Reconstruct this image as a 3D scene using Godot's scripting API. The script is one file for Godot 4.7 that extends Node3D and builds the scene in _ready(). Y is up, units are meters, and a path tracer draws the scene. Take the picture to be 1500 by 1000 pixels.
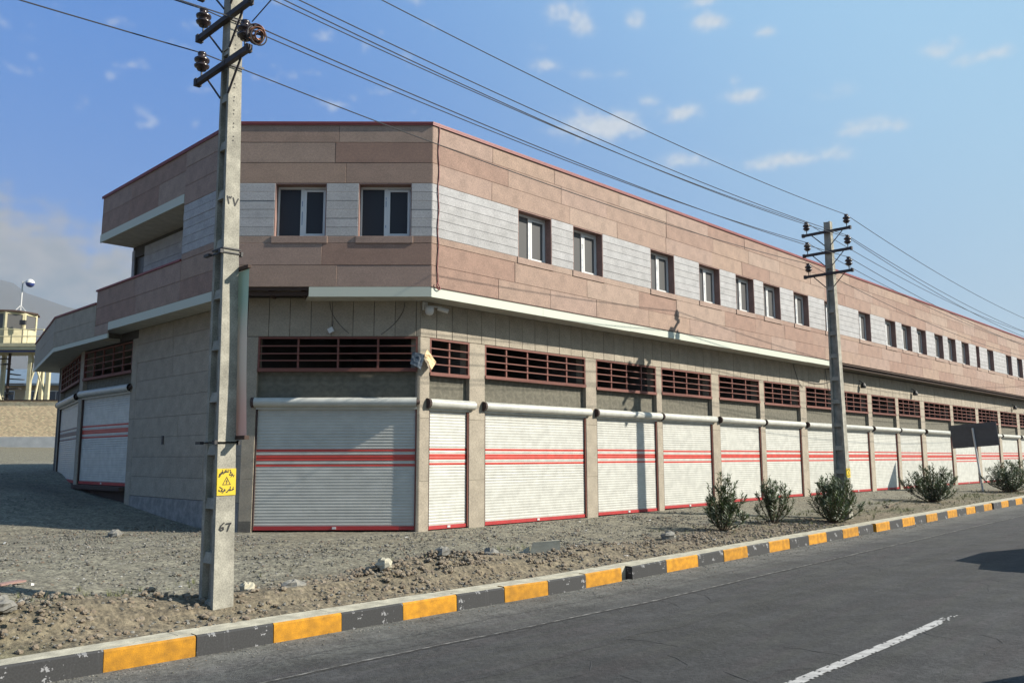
extends Node3D

# ---------------------------------------------------------------- state
var M := {}
var counts := {}
var rng := RandomNumberGenerator.new()
var noise := FastNoiseLite.new()
var noise2 := FastNoiseLite.new()

const SUN_AZ := 37.8     # degrees from +z towards +x
const SUN_EL := 33.7
const EXPOSURE := 1.9
const ALB := 0.67         # the photograph is exposed for sunlit stone of ordinary darkness

# ---------------------------------------------------------------- small helpers
func lin(r: float, g: float, b: float) -> Color:
	return Color(minf(r * ALB, 1.0), minf(g * ALB, 1.0), minf(b * ALB, 1.0)).linear_to_srgb()

func vcol(v: Vector3) -> Color:      # a vertex colour (linear)
	return Color(v.x * ALB, v.y * ALB, v.z * ALB)

func numbered(parent: Node, called: String) -> String:
	var key := str(parent.get_instance_id()) + "/" + called
	var n: int = counts.get(key, 0)
	counts[key] = n + 1
	return called if n == 0 else "%s_%03d" % [called, n]

func new_st() -> SurfaceTool:
	var st := SurfaceTool.new()
	st.begin(Mesh.PRIMITIVE_TRIANGLES)
	return st

func tri(st: SurfaceTool, a: Vector3, b: Vector3, c: Vector3) -> void:   # counter-clockwise from outside
	st.add_vertex(a); st.add_vertex(c); st.add_vertex(b)

func quad(st: SurfaceTool, a: Vector3, b: Vector3, c: Vector3, d: Vector3) -> void:
	tri(st, a, b, c); tri(st, a, c, d)

func hexa(st: SurfaceTool, p: Array) -> void:   # p: 4 bottom (ccw seen from above), 4 top
	quad(st, p[3], p[2], p[1], p[0]); quad(st, p[4], p[5], p[6], p[7])
	for i in 4:
		var j := (i + 1) % 4
		quad(st, p[i], p[j], p[j + 4], p[i + 4])

func bx(st: SurfaceTool, lo: Vector3, hi: Vector3, xf := Transform3D()) -> void:
	var p := [Vector3(lo.x, lo.y, hi.z), Vector3(hi.x, lo.y, hi.z), Vector3(hi.x, lo.y, lo.z), Vector3(lo.x, lo.y, lo.z),
		Vector3(lo.x, hi.y, hi.z), Vector3(hi.x, hi.y, hi.z), Vector3(hi.x, hi.y, lo.z), Vector3(lo.x, hi.y, lo.z)]
	for i in 8: p[i] = xf * p[i]
	hexa(st, p)

func taper(st: SurfaceTool, y0: float, r0: Rect2, y1: float, r1: Rect2) -> void:   # rects in x,z
	var f := func(y: float, r: Rect2) -> Array:
		return [Vector3(r.position.x, y, r.end.y), Vector3(r.end.x, y, r.end.y), Vector3(r.end.x, y, r.position.y), Vector3(r.position.x, y, r.position.y)]
	hexa(st, (f.call(y0, r0) as Array) + (f.call(y1, r1) as Array))

func bevel_block(st: SurfaceTool, w: float, h: float, t: float, e: float, xf := Transform3D()) -> void:
	# a slab w x h in x,y from the origin, its front at z = t with chamfered front edges
	var a := [Vector3(0, 0, 0), Vector3(w, 0, 0), Vector3(w, h, 0), Vector3(0, h, 0)]
	var b := [Vector3(0, 0, t - e), Vector3(w, 0, t - e), Vector3(w, h, t - e), Vector3(0, h, t - e)]
	var c := [Vector3(e, e, t), Vector3(w - e, e, t), Vector3(w - e, h - e, t), Vector3(e, h - e, t)]
	for i in 4:
		a[i] = xf * a[i]; b[i] = xf * b[i]; c[i] = xf * c[i]
	quad(st, c[0], c[1], c[2], c[3]); quad(st, a[3], a[2], a[1], a[0])
	for i in 4:
		var j := (i + 1) % 4
		quad(st, a[i], a[j], b[j], b[i]); quad(st, b[i], b[j], c[j], c[i])

func tube(st: SurfaceTool, pts: PackedVector3Array, radii: Array, sides := 8, caps := true) -> void:
	var rings := []
	var prev := Vector3.ZERO
	for i in pts.size():
		var d := (pts[min(i + 1, pts.size() - 1)] - pts[max(i - 1, 0)]).normalized()
		var ref := Vector3.UP if absf(d.y) < 0.9 else Vector3.RIGHT
		if prev != Vector3.ZERO: ref = prev
		var u := (ref - d * ref.dot(d)).normalized()
		prev = u
		var v := d.cross(u)
		var r: float = radii[min(i, radii.size() - 1)]
		var ring := []
		for k in sides:
			var a := TAU * k / sides
			ring.append(pts[i] + (u * cos(a) + v * sin(a)) * r)
		rings.append(ring)
	for i in rings.size() - 1:
		for k in sides:
			var l := (k + 1) % sides
			quad(st, rings[i][k], rings[i][l], rings[i + 1][l], rings[i + 1][k])
	if caps:
		for k in sides:
			var l := (k + 1) % sides
			tri(st, pts[0], rings[0][l], rings[0][k])
			tri(st, pts[-1], rings[-1][k], rings[-1][l])

func rod(st: SurfaceTool, a: Vector3, b: Vector3, r: float, sides := 8) -> void:
	tube(st, PackedVector3Array([a, b]), [r], sides)

func lathe(st: SurfaceTool, at: Vector3, prof: Array, sides := 14) -> void:   # prof: Vector2(radius, height)
	var pts := PackedVector3Array()
	for i in prof.size() - 1:
		for k in sides:
			var a0 := TAU * k / sides
			var a1 := TAU * (k + 1) / sides
			var f := func(p: Vector2, a: float) -> Vector3: return at + Vector3(cos(a) * p.x, p.y, -sin(a) * p.x)
			quad(st, f.call(prof[i], a0), f.call(prof[i], a1), f.call(prof[i + 1], a1), f.call(prof[i + 1], a0))

func smooth_mesh(st: SurfaceTool) -> ArrayMesh:
	st.index(); st.generate_normals()
	return st.commit()

func obj(called: String, mesh: Mesh, material: Material, parent: Node, xf := Transform3D()) -> MeshInstance3D:
	var o := MeshInstance3D.new()
	o.mesh = mesh
	o.name = numbered(parent, called)
	if material: o.material_override = material
	o.transform = xf
	parent.add_child(o, true)
	return o

func put(called: String, st: SurfaceTool, material: Material, parent: Node, xf := Transform3D()) -> MeshInstance3D:
	return obj(called, st.commit(), material, parent, xf)

func thing(called: String, label: String, category: String, at := Vector3.ZERO, group := "") -> Node3D:
	var o := Node3D.new()
	o.name = numbered(self, called)
	o.position = at
	add_child(o, true)
	tag(o, label, category, group)
	return o

func tag(o: Node, label: String, category := "", group := "", kind := "") -> void:
	if label: o.set_meta("label", label)
	if category: o.set_meta("category", category)
	if group: o.set_meta("group", group)
	if kind: o.set_meta("kind", kind)

# ---------------------------------------------------------------- textures and materials
func noise_img(size: int, seed_: int, freq: float, oct: int, cellular := false) -> PackedByteArray:
	var n := FastNoiseLite.new()
	n.seed = seed_
	n.frequency = freq
	n.noise_type = FastNoiseLite.TYPE_CELLULAR if cellular else FastNoiseLite.TYPE_SIMPLEX
	n.fractal_type = FastNoiseLite.FRACTAL_FBM if oct > 1 else FastNoiseLite.FRACTAL_NONE
	n.fractal_octaves = oct
	var im := n.get_seamless_image(size, size)
	im.convert(Image.FORMAT_L8)
	return im.get_data()

func grain(size: int, layers: Array, white: float, seed_: int) -> PackedByteArray:
	# a grey picture around 0.8 made of noise layers [freq, octaves, amplitude, cellular] and white noise
	var r := RandomNumberGenerator.new()
	r.seed = seed_
	var datas := []
	for i in layers.size():
		datas.append(noise_img(size, seed_ + i * 7, layers[i][0], layers[i][1], layers[i][3]))
	var out := PackedByteArray()
	out.resize(size * size)
	for p in size * size:
		var v := 0.8
		for i in layers.size():
			v += (datas[i][p] / 255.0 - 0.5) * layers[i][2]
		v += (r.randf() - 0.5) * white
		out[p] = int(clampf(v, 0.02, 1.0) * 255.0)
	return out

func tex_from(size: int, data: PackedByteArray) -> ImageTexture:
	var im := Image.create_from_data(size, size, false, Image.FORMAT_L8, data)
	im.convert(Image.FORMAT_RGB8)
	im.generate_mipmaps()
	return ImageTexture.create_from_image(im)

func bump_from(size: int, data: PackedByteArray, amount: float) -> ImageTexture:
	var im := Image.create_from_data(size, size, false, Image.FORMAT_L8, data)
	im.convert(Image.FORMAT_RGBA8)
	im.bump_map_to_normal_map(amount)
	im.generate_mipmaps()
	return ImageTexture.create_from_image(im)

var T := {}
func make_textures() -> void:
	var a := grain(512, [[0.006, 4, 0.10, false], [0.05, 3, 0.10, false]], 0.34, 11)
	T.granite = tex_from(512, a); T.granite_n = bump_from(512, a, 1.2)
	a = grain(512, [[0.008, 4, 0.22, false], [0.09, 3, 0.16, false]], 0.14, 23)
	T.concrete = tex_from(512, a); T.concrete_n = bump_from(512, a, 3.0)
	a = grain(512, [[0.005, 3, 0.25, false], [0.045, 2, 0.35, true], [0.10, 2, 0.35, true]], 0.5, 37)
	T.asphalt = tex_from(512, a); T.asphalt_n = bump_from(512, a, 4.0)
	a = grain(1024, [[0.006, 4, 0.25, false], [0.03, 2, 0.55, true], [0.07, 2, 0.45, true]], 0.3, 51)
	T.gravel = tex_from(1024, a); T.gravel_n = bump_from(1024, a, 6.0)
	a = grain(256, [[0.02, 4, 0.11, false]], 0.05, 67)
	T.dirty = tex_from(256, a); T.dirty_n = bump_from(256, a, 1.0)
	a = grain(512, [[0.012, 5, 0.75, false], [0.08, 3, 0.3, false]], 0.1, 83)
	T.worn = tex_from(512, a)
	var c0 := noise_img(512, 91, 0.02, 5)
	var c1 := noise_img(512, 92, 0.006, 2)
	var c2 := noise_img(512, 95, 0.09, 2)
	a = PackedByteArray()
	a.resize(512 * 512)
	for p in 512 * 512:      # black paint chipped down to the concrete in patches
		var v := c0[p] / 255.0 * 0.6 + c1[p] / 255.0 * 0.5 + c2[p] / 255.0 * 0.22
		a[p] = int(lerpf(66.0 + c2[p] * 0.08, 215.0, smoothstep(0.935, 0.985, v)))
	T.chips = tex_from(512, a)

func mat(col: Color, rough := 0.8, tex := "", scale := 0.7, normal := 0.0, metal := 0.0) -> StandardMaterial3D:
	var m := StandardMaterial3D.new()
	m.albedo_color = col
	m.roughness = rough
	m.metallic = metal
	if tex:
		m.albedo_texture = T[tex]
		m.uv1_triplanar = true
		m.uv1_world_triplanar = true
		m.uv1_scale = Vector3.ONE * scale
		if normal > 0.0:
			m.normal_enabled = true
			m.normal_texture = T[tex + "_n"]
			m.normal_scale = normal
	return m

func make_materials() -> void:
	# the grain pictures average about 0.6 linear, so colours here are divided by that
	var k := 1.62
	M.pink = []
	for c in [[0.362, 0.25, 0.192], [0.392, 0.284, 0.222], [0.338, 0.222, 0.17], [0.37, 0.258, 0.205], [0.378, 0.262, 0.196], [0.325, 0.205, 0.155]]:
		M.pink.append(mat(lin(c[0] * k, c[1] * k, c[2] * k), 0.82, "granite", 0.7, 0.35))
	M.white = []
	for c in [[0.445, 0.442, 0.444], [0.460, 0.454, 0.457], [0.429, 0.423, 0.422]]:
		M.white.append(mat(lin(c[0] * k, c[1] * k, c[2] * k), 0.82, "granite", 0.72, 0.35))
	M.gray = []
	for c in [[0.396, 0.343, 0.264], [0.410, 0.356, 0.276], [0.381, 0.329, 0.254]]:
		M.gray.append(mat(lin(c[0] * k, c[1] * k, c[2] * k), 0.85, "granite", 0.74, 0.35))
	M.plinth = mat(lin(0.52, 0.49, 0.45), 0.9, "concrete", 0.9, 0.3)
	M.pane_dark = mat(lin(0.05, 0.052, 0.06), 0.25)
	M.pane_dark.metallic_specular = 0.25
	M.mortar = mat(lin(0.16, 0.14, 0.125), 0.95, "dirty", 1.5)
	M.reveal = mat(lin(0.55, 0.34, 0.29), 0.85, "granite", 0.7)
	M.concrete = mat(lin(0.26, 0.235, 0.195), 0.95, "concrete", 0.9, 0.8)
	M.rough_concrete = mat(lin(0.27, 0.25, 0.19), 0.95, "concrete", 1.7, 1.0)
	M.soffit = mat(lin(0.98, 0.95, 0.84), 0.8, "dirty", 0.6)
	M.fascia = mat(lin(0.60, 0.63, 0.53), 0.6)
	M.coping = mat(lin(0.42, 0.075, 0.07), 0.55, "dirty", 1.0)
	M.rust = mat(lin(0.33, 0.105, 0.07), 0.7, "dirty", 2.0)
	M.brown = mat(lin(0.11, 0.06, 0.04), 0.85, "dirty", 1.5)
	M.shutter = []
	for v in [1.0, 0.95, 1.04, 0.98]: M.shutter.append(mat(lin(0.99 * v, 0.985 * v, 0.89 * v), 0.42, "dirty", 0.35 + 0.2 * v))
	M.stripe = mat(lin(0.95, 0.10, 0.065), 0.42, "dirty", 0.5)
	M.bar_red = mat(lin(0.75, 0.055, 0.055), 0.5, "dirty", 0.8)
	M.housing = mat(lin(1.0, 1.0, 0.9), 0.4, "dirty", 0.7)
	M.cap = mat(lin(0.10, 0.055, 0.045), 0.8, "dirty", 2.0)
	M.upvc = mat(lin(0.82, 0.82, 0.8), 0.35)
	M.tape = mat(lin(0.25, 0.35, 0.5), 0.5)
	M.pane = mat(lin(0.14, 0.138, 0.136), 0.35)
	M.pane.metallic_specular = 0.25
	M.interior = mat(lin(0.12, 0.11, 0.10), 0.9)
	M.steel = mat(lin(0.3, 0.3, 0.3), 0.5, "", 1.0, 0.0, 0.6)
	M.dark_metal = mat(lin(0.035, 0.032, 0.032), 0.6)
	M.arm = mat(lin(0.07, 0.055, 0.06), 0.7, "dirty", 2.0)
	M.ceramic = mat(lin(0.035, 0.022, 0.022), 0.25)
	M.wire = mat(lin(0.03, 0.03, 0.035), 0.6)
	M.copper = mat(lin(0.22, 0.10, 0.06), 0.45, "", 1.0, 0.0, 0.5)
	M.pole = mat(lin(0.60, 0.57, 0.47), 0.9, "concrete", 0.8, 0.6)
	M.black_paint = mat(lin(0.02, 0.02, 0.02), 0.7)
	M.yellow_plate = mat(lin(0.78, 0.55, 0.02), 0.5)
	M.asphalt = mat(Color.WHITE, 0.92, "asphalt", 0.55, 0.5)
	M.asphalt.vertex_color_use_as_albedo = true
	M.ground = mat(Color.WHITE, 0.97, "gravel", 0.45, 1.0)
	M.ground.vertex_color_use_as_albedo = true
	M.crack = mat(lin(0.05, 0.05, 0.05), 0.95)
	M.seam = mat(lin(0.24, 0.23, 0.21), 0.95, "worn", 1.1)
	M.line = mat(lin(0.80, 0.78, 0.74), 0.85, "concrete", 1.2)
	M.kerb = mat(lin(0.82, 0.76, 0.58), 0.92, "concrete", 0.9, 0.6)
	M.kerb_yellow = []
	M.kerb_black = []
	for v in [1.0, 0.9, 1.08]:
		M.kerb_yellow.append(mat(lin(0.86 * v, 0.38 * v, 0.0), 0.8, "concrete", 1.4, 0.6))
		M.kerb_black.append(mat(lin(0.50 * v, 0.50 * v, 0.51 * v), 0.8, "chips", 0.9))
	M.stone = mat(Color.WHITE, 0.95, "dirty", 3.0)
	M.stone.vertex_color_use_as_albedo = true
	M.rock = mat(lin(0.42, 0.40, 0.35), 0.95, "concrete", 1.6, 0.8)
	M.leaf = []
	for c in [[0.062, 0.092, 0.034], [0.05, 0.074, 0.03], [0.078, 0.108, 0.038]]:
		var m := mat(lin(c[0], c[1], c[2]), 0.5)
		m.backlight_enabled = true
		m.backlight = lin(0.03, 0.045, 0.012)
		m.cull_mode = BaseMaterial3D.CULL_DISABLED
		M.leaf.append(m)
	M.stem = mat(lin(0.16, 0.12, 0.08), 0.9)
	M.grass = mat(lin(0.16, 0.17, 0.07), 0.9)
	M.grass.cull_mode = BaseMaterial3D.CULL_DISABLED
	M.cream = mat(lin(1.05, 0.95, 0.6), 0.7, "dirty", 0.4)
	M.cream_wall = mat(lin(0.80, 0.64, 0.42), 0.85, "dirty", 0.3)
	M.blue_roof = mat(lin(0.30, 0.40, 0.50), 0.6, "dirty", 0.4)
	M.blue = mat(lin(0.05, 0.08, 0.28), 0.4)
	M.hill = mat(lin(0.085, 0.088, 0.09), 1.0)
	M.plaster = mat(lin(1.2, 1.18, 1.12), 0.9, "dirty", 0.3)
	M.brick = brick_material()
	M.sign_back = mat(lin(0.15, 0.155, 0.17), 0.5, "dirty", 1.0)
	M.cloth = mat(Color.WHITE, 0.9)
	M.cloth.vertex_color_use_as_albedo = true
	M.cloth.backlight_enabled = true
	M.cloth.backlight = Color(0.5, 0.5, 0.5)
	M.cloth.cull_mode = BaseMaterial3D.CULL_DISABLED
	M.tan = mat(lin(0.85, 0.62, 0.34), 0.8)
	M.navy = mat(lin(0.06, 0.10, 0.15), 0.7, "dirty", 2.0)
	M.white_plastic = mat(lin(0.7, 0.7, 0.68), 0.4)
	M.car_paint = mat(lin(0.55, 0.55, 0.56), 0.3)
	M.car_paint.clearcoat_enabled = true
	M.rubber = mat(lin(0.02, 0.02, 0.02), 0.8)
	M.glass_dark = mat(lin(0.03, 0.035, 0.04), 0.08)
	M.trash = mat(lin(0.62, 0.6, 0.56), 0.8)

func brick_material() -> StandardMaterial3D:
	# courses of small bricks for the far boundary wall (each is only a pixel or two high in the photograph)
	var w := 512
	var h := 512
	var im := Image.create(w, h, false, Image.FORMAT_RGB8)
	var r := RandomNumberGenerator.new()
	r.seed = 5
	im.fill(Color(0.80, 0.70, 0.56))
	for row in 32:
		var off := 16 if row % 2 else 0
		for c in 16:
			var v := 0.86 + r.randf() * 0.2
			var col := Color(0.99 * v, 0.86 * v, 0.68 * v)
			for part in 2:
				im.fill_rect(Rect2i((c * 32 + off) % w if part == 0 else 0, row * 16, 30, 14) if part == 0 else Rect2i(0, row * 16, 14 if off else 0, 14), col)
		# mortar shows between
	var m := StandardMaterial3D.new()
	im.generate_mipmaps()
	m.albedo_texture = ImageTexture.create_from_image(im)
	m.roughness = 0.95
	m.uv1_triplanar = true
	m.uv1_scale = Vector3.ONE * 0.42
	m.albedo_color = Color(1.0, 1.0, 1.0)
	return m

# ---------------------------------------------------------------- sky
# air and clouds by direction: [azimuth, elevation, half width, half height, strength]
const CLOUDS := [[49.6, 29.0, 1.25, 0.67, 0.6], [47.9, 25.9, 1.0, 0.42, 0.5], [47.6, 27.0, 0.58, 0.33, 0.35], [50.8, 28.0, 0.84, 0.5, 0.45], [54.7, 28.4, 0.75, 0.5, 0.5],
	[59.7, 27.8, 0.92, 0.5, 0.8], [63.3, 26.8, 0.58, 0.25, 0.65], [51.0, 25.3, 0.84, 0.33, 0.3], [61.8, 23.2, 1.09, 0.38, 0.75], [61.2, 24.1, 0.4, 0.3, 0.4],
	[57.5, 22.5, 1.0, 0.46, 0.9], [51.0, 22.1, 2.3, 0.92, 0.6], [53.1, 21.8, 1.67, 0.67, 0.6], [57.5, 19.5, 1.67, 0.5, 0.5], [64.2, 18.9, 2.51, 0.42, 0.7],
	[69.2, 20.3, 1.25, 0.5, 0.6], [71.4, 20.2, 0.67, 0.33, 0.45], [74.0, 24.1, 0.92, 0.46, 0.65], [75.7, 23.1, 0.92, 0.33, 0.6], [77.3, 23.2, 0.67, 0.33, 0.5],
	[67.7, 22.7, 1.25, 0.5, 0.25], [53.2, 25.2, 0.67, 0.25, 0.3], [59.3, 29.0, 1.09, 0.33, 0.5], [55.3, 23.4, 0.75, 0.33, 0.35], [67.7, 19.0, 0.84, 0.42, 0.3]]

func air(az: float, el: float) -> Color:   # linear radiance of the clear air, as in the picture
	var e := maxf(el, 0.0)
	var t := exp(-e / 13.0)
	var c := Vector3(0.088, 0.255, 0.66).lerp(Vector3(0.33, 0.44, 0.60), t)
	var s := Vector3(0.34, 0.60, 0.86).lerp(Vector3(0.47, 0.60, 0.66), clampf(t * 1.5, 0, 1))
	var towards := Vector3(sin(deg_to_rad(az)) * cos(deg_to_rad(el)), sin(deg_to_rad(el)), -cos(deg_to_rad(az)) * cos(deg_to_rad(el)))
	var d := rad_to_deg(acos(clampf(towards.dot(sun_dir()), -1, 1)))
	var w := smoothstep(99.0, 55.0, d)
	c = c.lerp(s, w)
	c += Vector3(0.5, 0.5, 0.48) * exp(-d * d / 500.0)
	return Color(c.x, c.y, c.z)

func sun_dir() -> Vector3:
	var a := deg_to_rad(SUN_AZ)
	var e := deg_to_rad(SUN_EL)
	return Vector3(sin(a) * cos(e), sin(e), cos(a) * cos(e))

func make_sky() -> PanoramaSkyMaterial:
	var w := 2048
	var h := 1024
	var im := Image.create(w, h, false, Image.FORMAT_RGBF)
	var n := FastNoiseLite.new()
	n.seed = 3
	n.frequency = 1.0
	n.fractal_octaves = 5
	n.fractal_gain = 0.55
	var floor_c := Color(0.30, 0.28, 0.24)
	for y in h:
		var el := 90.0 - (y + 0.5) / h * 180.0
		for x in w:
			var az := wrapf((x + 0.5) / w * 360.0, -180.0, 180.0)
			if el < -1.0:
				im.set_pixel(x, y, floor_c)
				continue
			# the air changes slowly: coarse steps are enough away from the clouds
			var c := air(az, el)
			var f := 0.0
			var shade := 0.0
			if el > 9.0 and el < 34.0 and az > 40.0 and az < 84.0:
				for b in CLOUDS:
					var dx: float = (az - b[0]) / b[2]
					if absf(dx) > 2.4: continue
					var dy: float = (el - b[1]) / b[3]
					if absf(dy) > 2.4: continue
					var q := dx * dx + dy * dy * (1.0 if dy > 0 else 1.5)
					f += b[4] * exp(-q * 0.7)
				if f > 0.01:
					var v := n.get_noise_2d(az * 0.42, el * 0.8)
					var v2 := n.get_noise_2d(az * 1.5 + 40.0, el * 2.2)
					f = clampf(f * 1.15 + (v * 0.75 + v2 * 0.4) * minf(f * 2.2, 0.7), 0, 1) * 0.85
					f = smoothstep(0.03, 0.9, f)
					shade = v2
			elif el > 20.0 or az < -30.0 or az > 90.0:
				# the same scattered small clouds elsewhere in the sky
				if el > 12.0 and el < 60.0:
					var v := n.get_noise_2d(az * 0.28, el * 0.6)
					f = smoothstep(0.30, 0.75, v) * 0.6
			# the bank of cloud low over the hills
			if el < 19.0 and el > -1.0:
				var top := 15.0 - absf(az - 10.0) * 0.10 + n.get_noise_2d(az * 0.12, 7.0) * 3.0 + n.get_noise_2d(az * 0.5, 3.0) * 1.0
				if az > 34.0: top -= (az - 34.0) * 0.5
				if az < -40.0: top -= (-40.0 - az) * 0.3
				var g := smoothstep(top + 1.2, top - 2.2, el + n.get_noise_2d(az * 0.5, el * 1.1) * 1.6)
				var lit := smoothstep(6.0, 15.0, el + n.get_noise_2d(az * 0.35 + 9.0, el * 0.7) * 4.0)
				var bank := Color(0.25, 0.30, 0.33).lerp(Color(0.42, 0.42, 0.41), lit)
				c = c.lerp(bank, g * 0.88)
			var cc := Color(0.66, 0.70, 0.74) + Color(0.1, 0.09, 0.08) * shade
			c = c.lerp(cc, f * 0.85)
			im.set_pixel(x, y, c / EXPOSURE)
	var m := PanoramaSkyMaterial.new()
	m.panorama = ImageTexture.create_from_image(im)
	return m

# ---------------------------------------------------------------- levels
func kerb_top(x: float) -> float:
	return -0.25 + 0.0115 * clampf(x + 1.0, 0.0, 28.0)

func facade_ground(x: float) -> float:
	return 0.11 * smoothstep(4.0, 15.0, x)

func back_rise(z: float) -> float:
	var r := 0.0
	if z < -4.0: r = 0.09 * (minf(-z, 14.0) - 4.0)
	if z < -14.0: r += 0.037 * (minf(-z, 52.0) - 14.0)
	return r

func berm(x: float, z: float) -> float:
	var along := smoothstep(-13.0, -9.0, x) * smoothstep(6.5, 0.0, x)
	var a := exp(-pow((z - 3.55 + 0.12 * sin(x * 1.7)) / 0.42, 2.0)) * along * (0.10 + 0.06 * noise.get_noise_2d(x * 3.0, 4.0))
	a += 0.14 * exp(-(pow((x + 2.3) / 1.1, 2.0) + pow((z - 3.3) / 0.6, 2.0)))
	a += 0.10 * exp(-(pow((x + 7.2) / 0.9, 2.0) + pow((z - 3.4) / 0.5, 2.0)))
	return a

func ground_y(x: float, z: float) -> float:
	var t := clampf(z / 4.28, 0.0, 1.0)
	var y := lerpf(facade_ground(x), kerb_top(x) - 0.012, t) + back_rise(z)
	if z > 4.38: return kerb_top(x) - 0.45
	var near := clampf((4.28 - z) / 0.35, 0.0, 1.0)
	var wall := 1.0
	if x > -2.6 and z > -3.0: wall = clampf((z + 0.0) / 0.5, 0.15, 1.0)
	var b := berm(x, z)
	y += near * (b + minf(b * 8.0, 1.0) * (0.060 * noise2.get_noise_2d(x * 6.0, z * 7.0) + 0.045 * absf(noise2.get_noise_2d(x * 14.0, z * 14.0))) + wall * (0.035 * noise.get_noise_2d(x * 0.9, z * 0.9) + 0.022 * noise2.get_noise_2d(x * 4.0, z * 4.0)))
	if x < -3.0:
		y += 0.14 * smoothstep(-5.9, -8.2, x) * exp(-pow((z - 2.2) / 1.3, 2.0))
		# spoil heap by the raised side shutters
		y += 0.12 * exp(-(pow((x + 4.4) / 1.2, 2.0) + pow((z + 8.6) / 1.6, 2.0)))
	return y

# ================================================================ main
func _ready() -> void:
	rng.seed = 20
	noise.seed = 8; noise.frequency = 0.6; noise.fractal_octaves = 4
	noise2.seed = 19; noise2.frequency = 0.7; noise2.fractal_octaves = 3

	var cam := Camera3D.new()
	cam.name = "camera"
	cam.fov = 44.08
	cam.near = 0.05
	cam.far = 6000.0
	cam.transform = Transform3D(Basis(Vector3.UP, deg_to_rad(-45.6)) * Basis(Vector3.RIGHT, deg_to_rad(7.85)) * Basis(Vector3.BACK, deg_to_rad(-0.14)), Vector3(-9.913, 1.323, 12.091))
	add_child(cam)
	cam.current = true

	var env := Environment.new()
	env.background_mode = Environment.BG_SKY
	env.sky = Sky.new()
	env.sky.sky_material = make_sky()
	env.tonemap_mode = Environment.TONE_MAPPER_LINEAR
	env.tonemap_exposure = EXPOSURE
	env.fog_enabled = true
	env.fog_density = 0.0001
	env.fog_light_color = Color(0.80, 0.85, 0.92)
	env.sdfgi_enabled = true
	env.ssao_enabled = true
	env.ssil_enabled = true
	var we := WorldEnvironment.new()
	we.name = "world_environment"
	we.environment = env
	add_child(we)

	var sun := DirectionalLight3D.new()
	sun.name = "sun"
	sun.light_color = Color(1.0, 0.97, 0.915)
	sun.light_energy = 1.6
	sun.light_angular_distance = 0.5
	sun.shadow_enabled = true
	sun.look_at_from_position(sun_dir() * 100.0, Vector3.ZERO, Vector3.UP)
	add_child(sun)

	make_textures()
	make_materials()
	build_ground()
	build_road()
	build_kerb()
	build_hills()
	build_main_building()
	build_background()
	build_poles()
	build_sign()
	build_bushes()
	build_small_things()
	build_cars()

# ---------------------------------------------------------------- ground
func steps(list: Array) -> PackedFloat32Array:   # [[from, to, step], ...]
	var out := PackedFloat32Array()
	for s in list:
		var n := int(round((s[1] - s[0]) / s[2]))
		for i in n: out.append(s[0] + (s[1] - s[0]) * i / n)
	out.append(list[-1][1])
	return out

func grid(xs: PackedFloat32Array, zs: PackedFloat32Array, height: Callable, colour: Callable) -> ArrayMesh:
	var v := PackedVector3Array()
	var c := PackedColorArray()
	var idx := PackedInt32Array()
	for z in zs:
		for x in xs:
			v.append(Vector3(x, height.call(x, z), z))
			c.append(colour.call(x, z))
	var w := xs.size()
	for j in zs.size() - 1:
		for i in w - 1:
			var a := j * w + i
			idx.append_array([a, a + 1, a + w, a + 1, a + w + 1, a + w])
	var arr := []
	arr.resize(Mesh.ARRAY_MAX)
	arr[Mesh.ARRAY_VERTEX] = v
	arr[Mesh.ARRAY_COLOR] = c
	arr[Mesh.ARRAY_INDEX] = idx
	var m := ArrayMesh.new()
	m.add_surface_from_arrays(Mesh.PRIMITIVE_TRIANGLES, arr)
	var st := SurfaceTool.new()
	st.create_from(m, 0)
	st.generate_normals()
	return st.commit()

func ground_colour(x: float, z: float) -> Color:
	var a := noise.get_noise_2d(x * 0.35 + 50.0, z * 0.35)
	var b := noise.get_noise_2d(x * 1.7, z * 1.7 + 30.0)
	var g := Vector3(0.50, 0.465, 0.385)                                   # pale grey gravel
	g = g.lerp(Vector3(0.40, 0.32, 0.225), clampf(0.30 + a * 0.9 + b * 0.5, 0.0, 1.0) * 0.55)
	var edge := smoothstep(2.4, 3.3, z) * (1.0 if z < 4.4 else 0.0)         # browner soil beside the kerb
	g = g.lerp(Vector3(0.42, 0.325, 0.225), edge * 0.75)
	var green := clampf(noise.get_noise_2d(x * 0.7 + 9.0, z * 0.9) * 1.6 + 0.25, 0.0, 1.0)
	var where := smoothstep(2.2, 3.0, z) * smoothstep(3.0, 9.0, x) + smoothstep(2.6, 3.4, z) * smoothstep(-5.5, -7.5, x) * 0.9
	g = g.lerp(Vector3(0.27, 0.265, 0.14), clampf(where, 0.0, 1.0) * green * 0.85)
	if x < -2.0 and z < -6.0:
		g = g.lerp(Vector3(0.24, 0.215, 0.175), smoothstep(-6.0, -9.0, z) * smoothstep(-17.0, -12.0, z) * clampf(0.55 + b, 0.0, 1.0))
	if z < -22.0: g = Vector3(0.44, 0.40, 0.30)
	g *= Vector3(0.76, 0.765, 0.685)
	return vcol(g)

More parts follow.
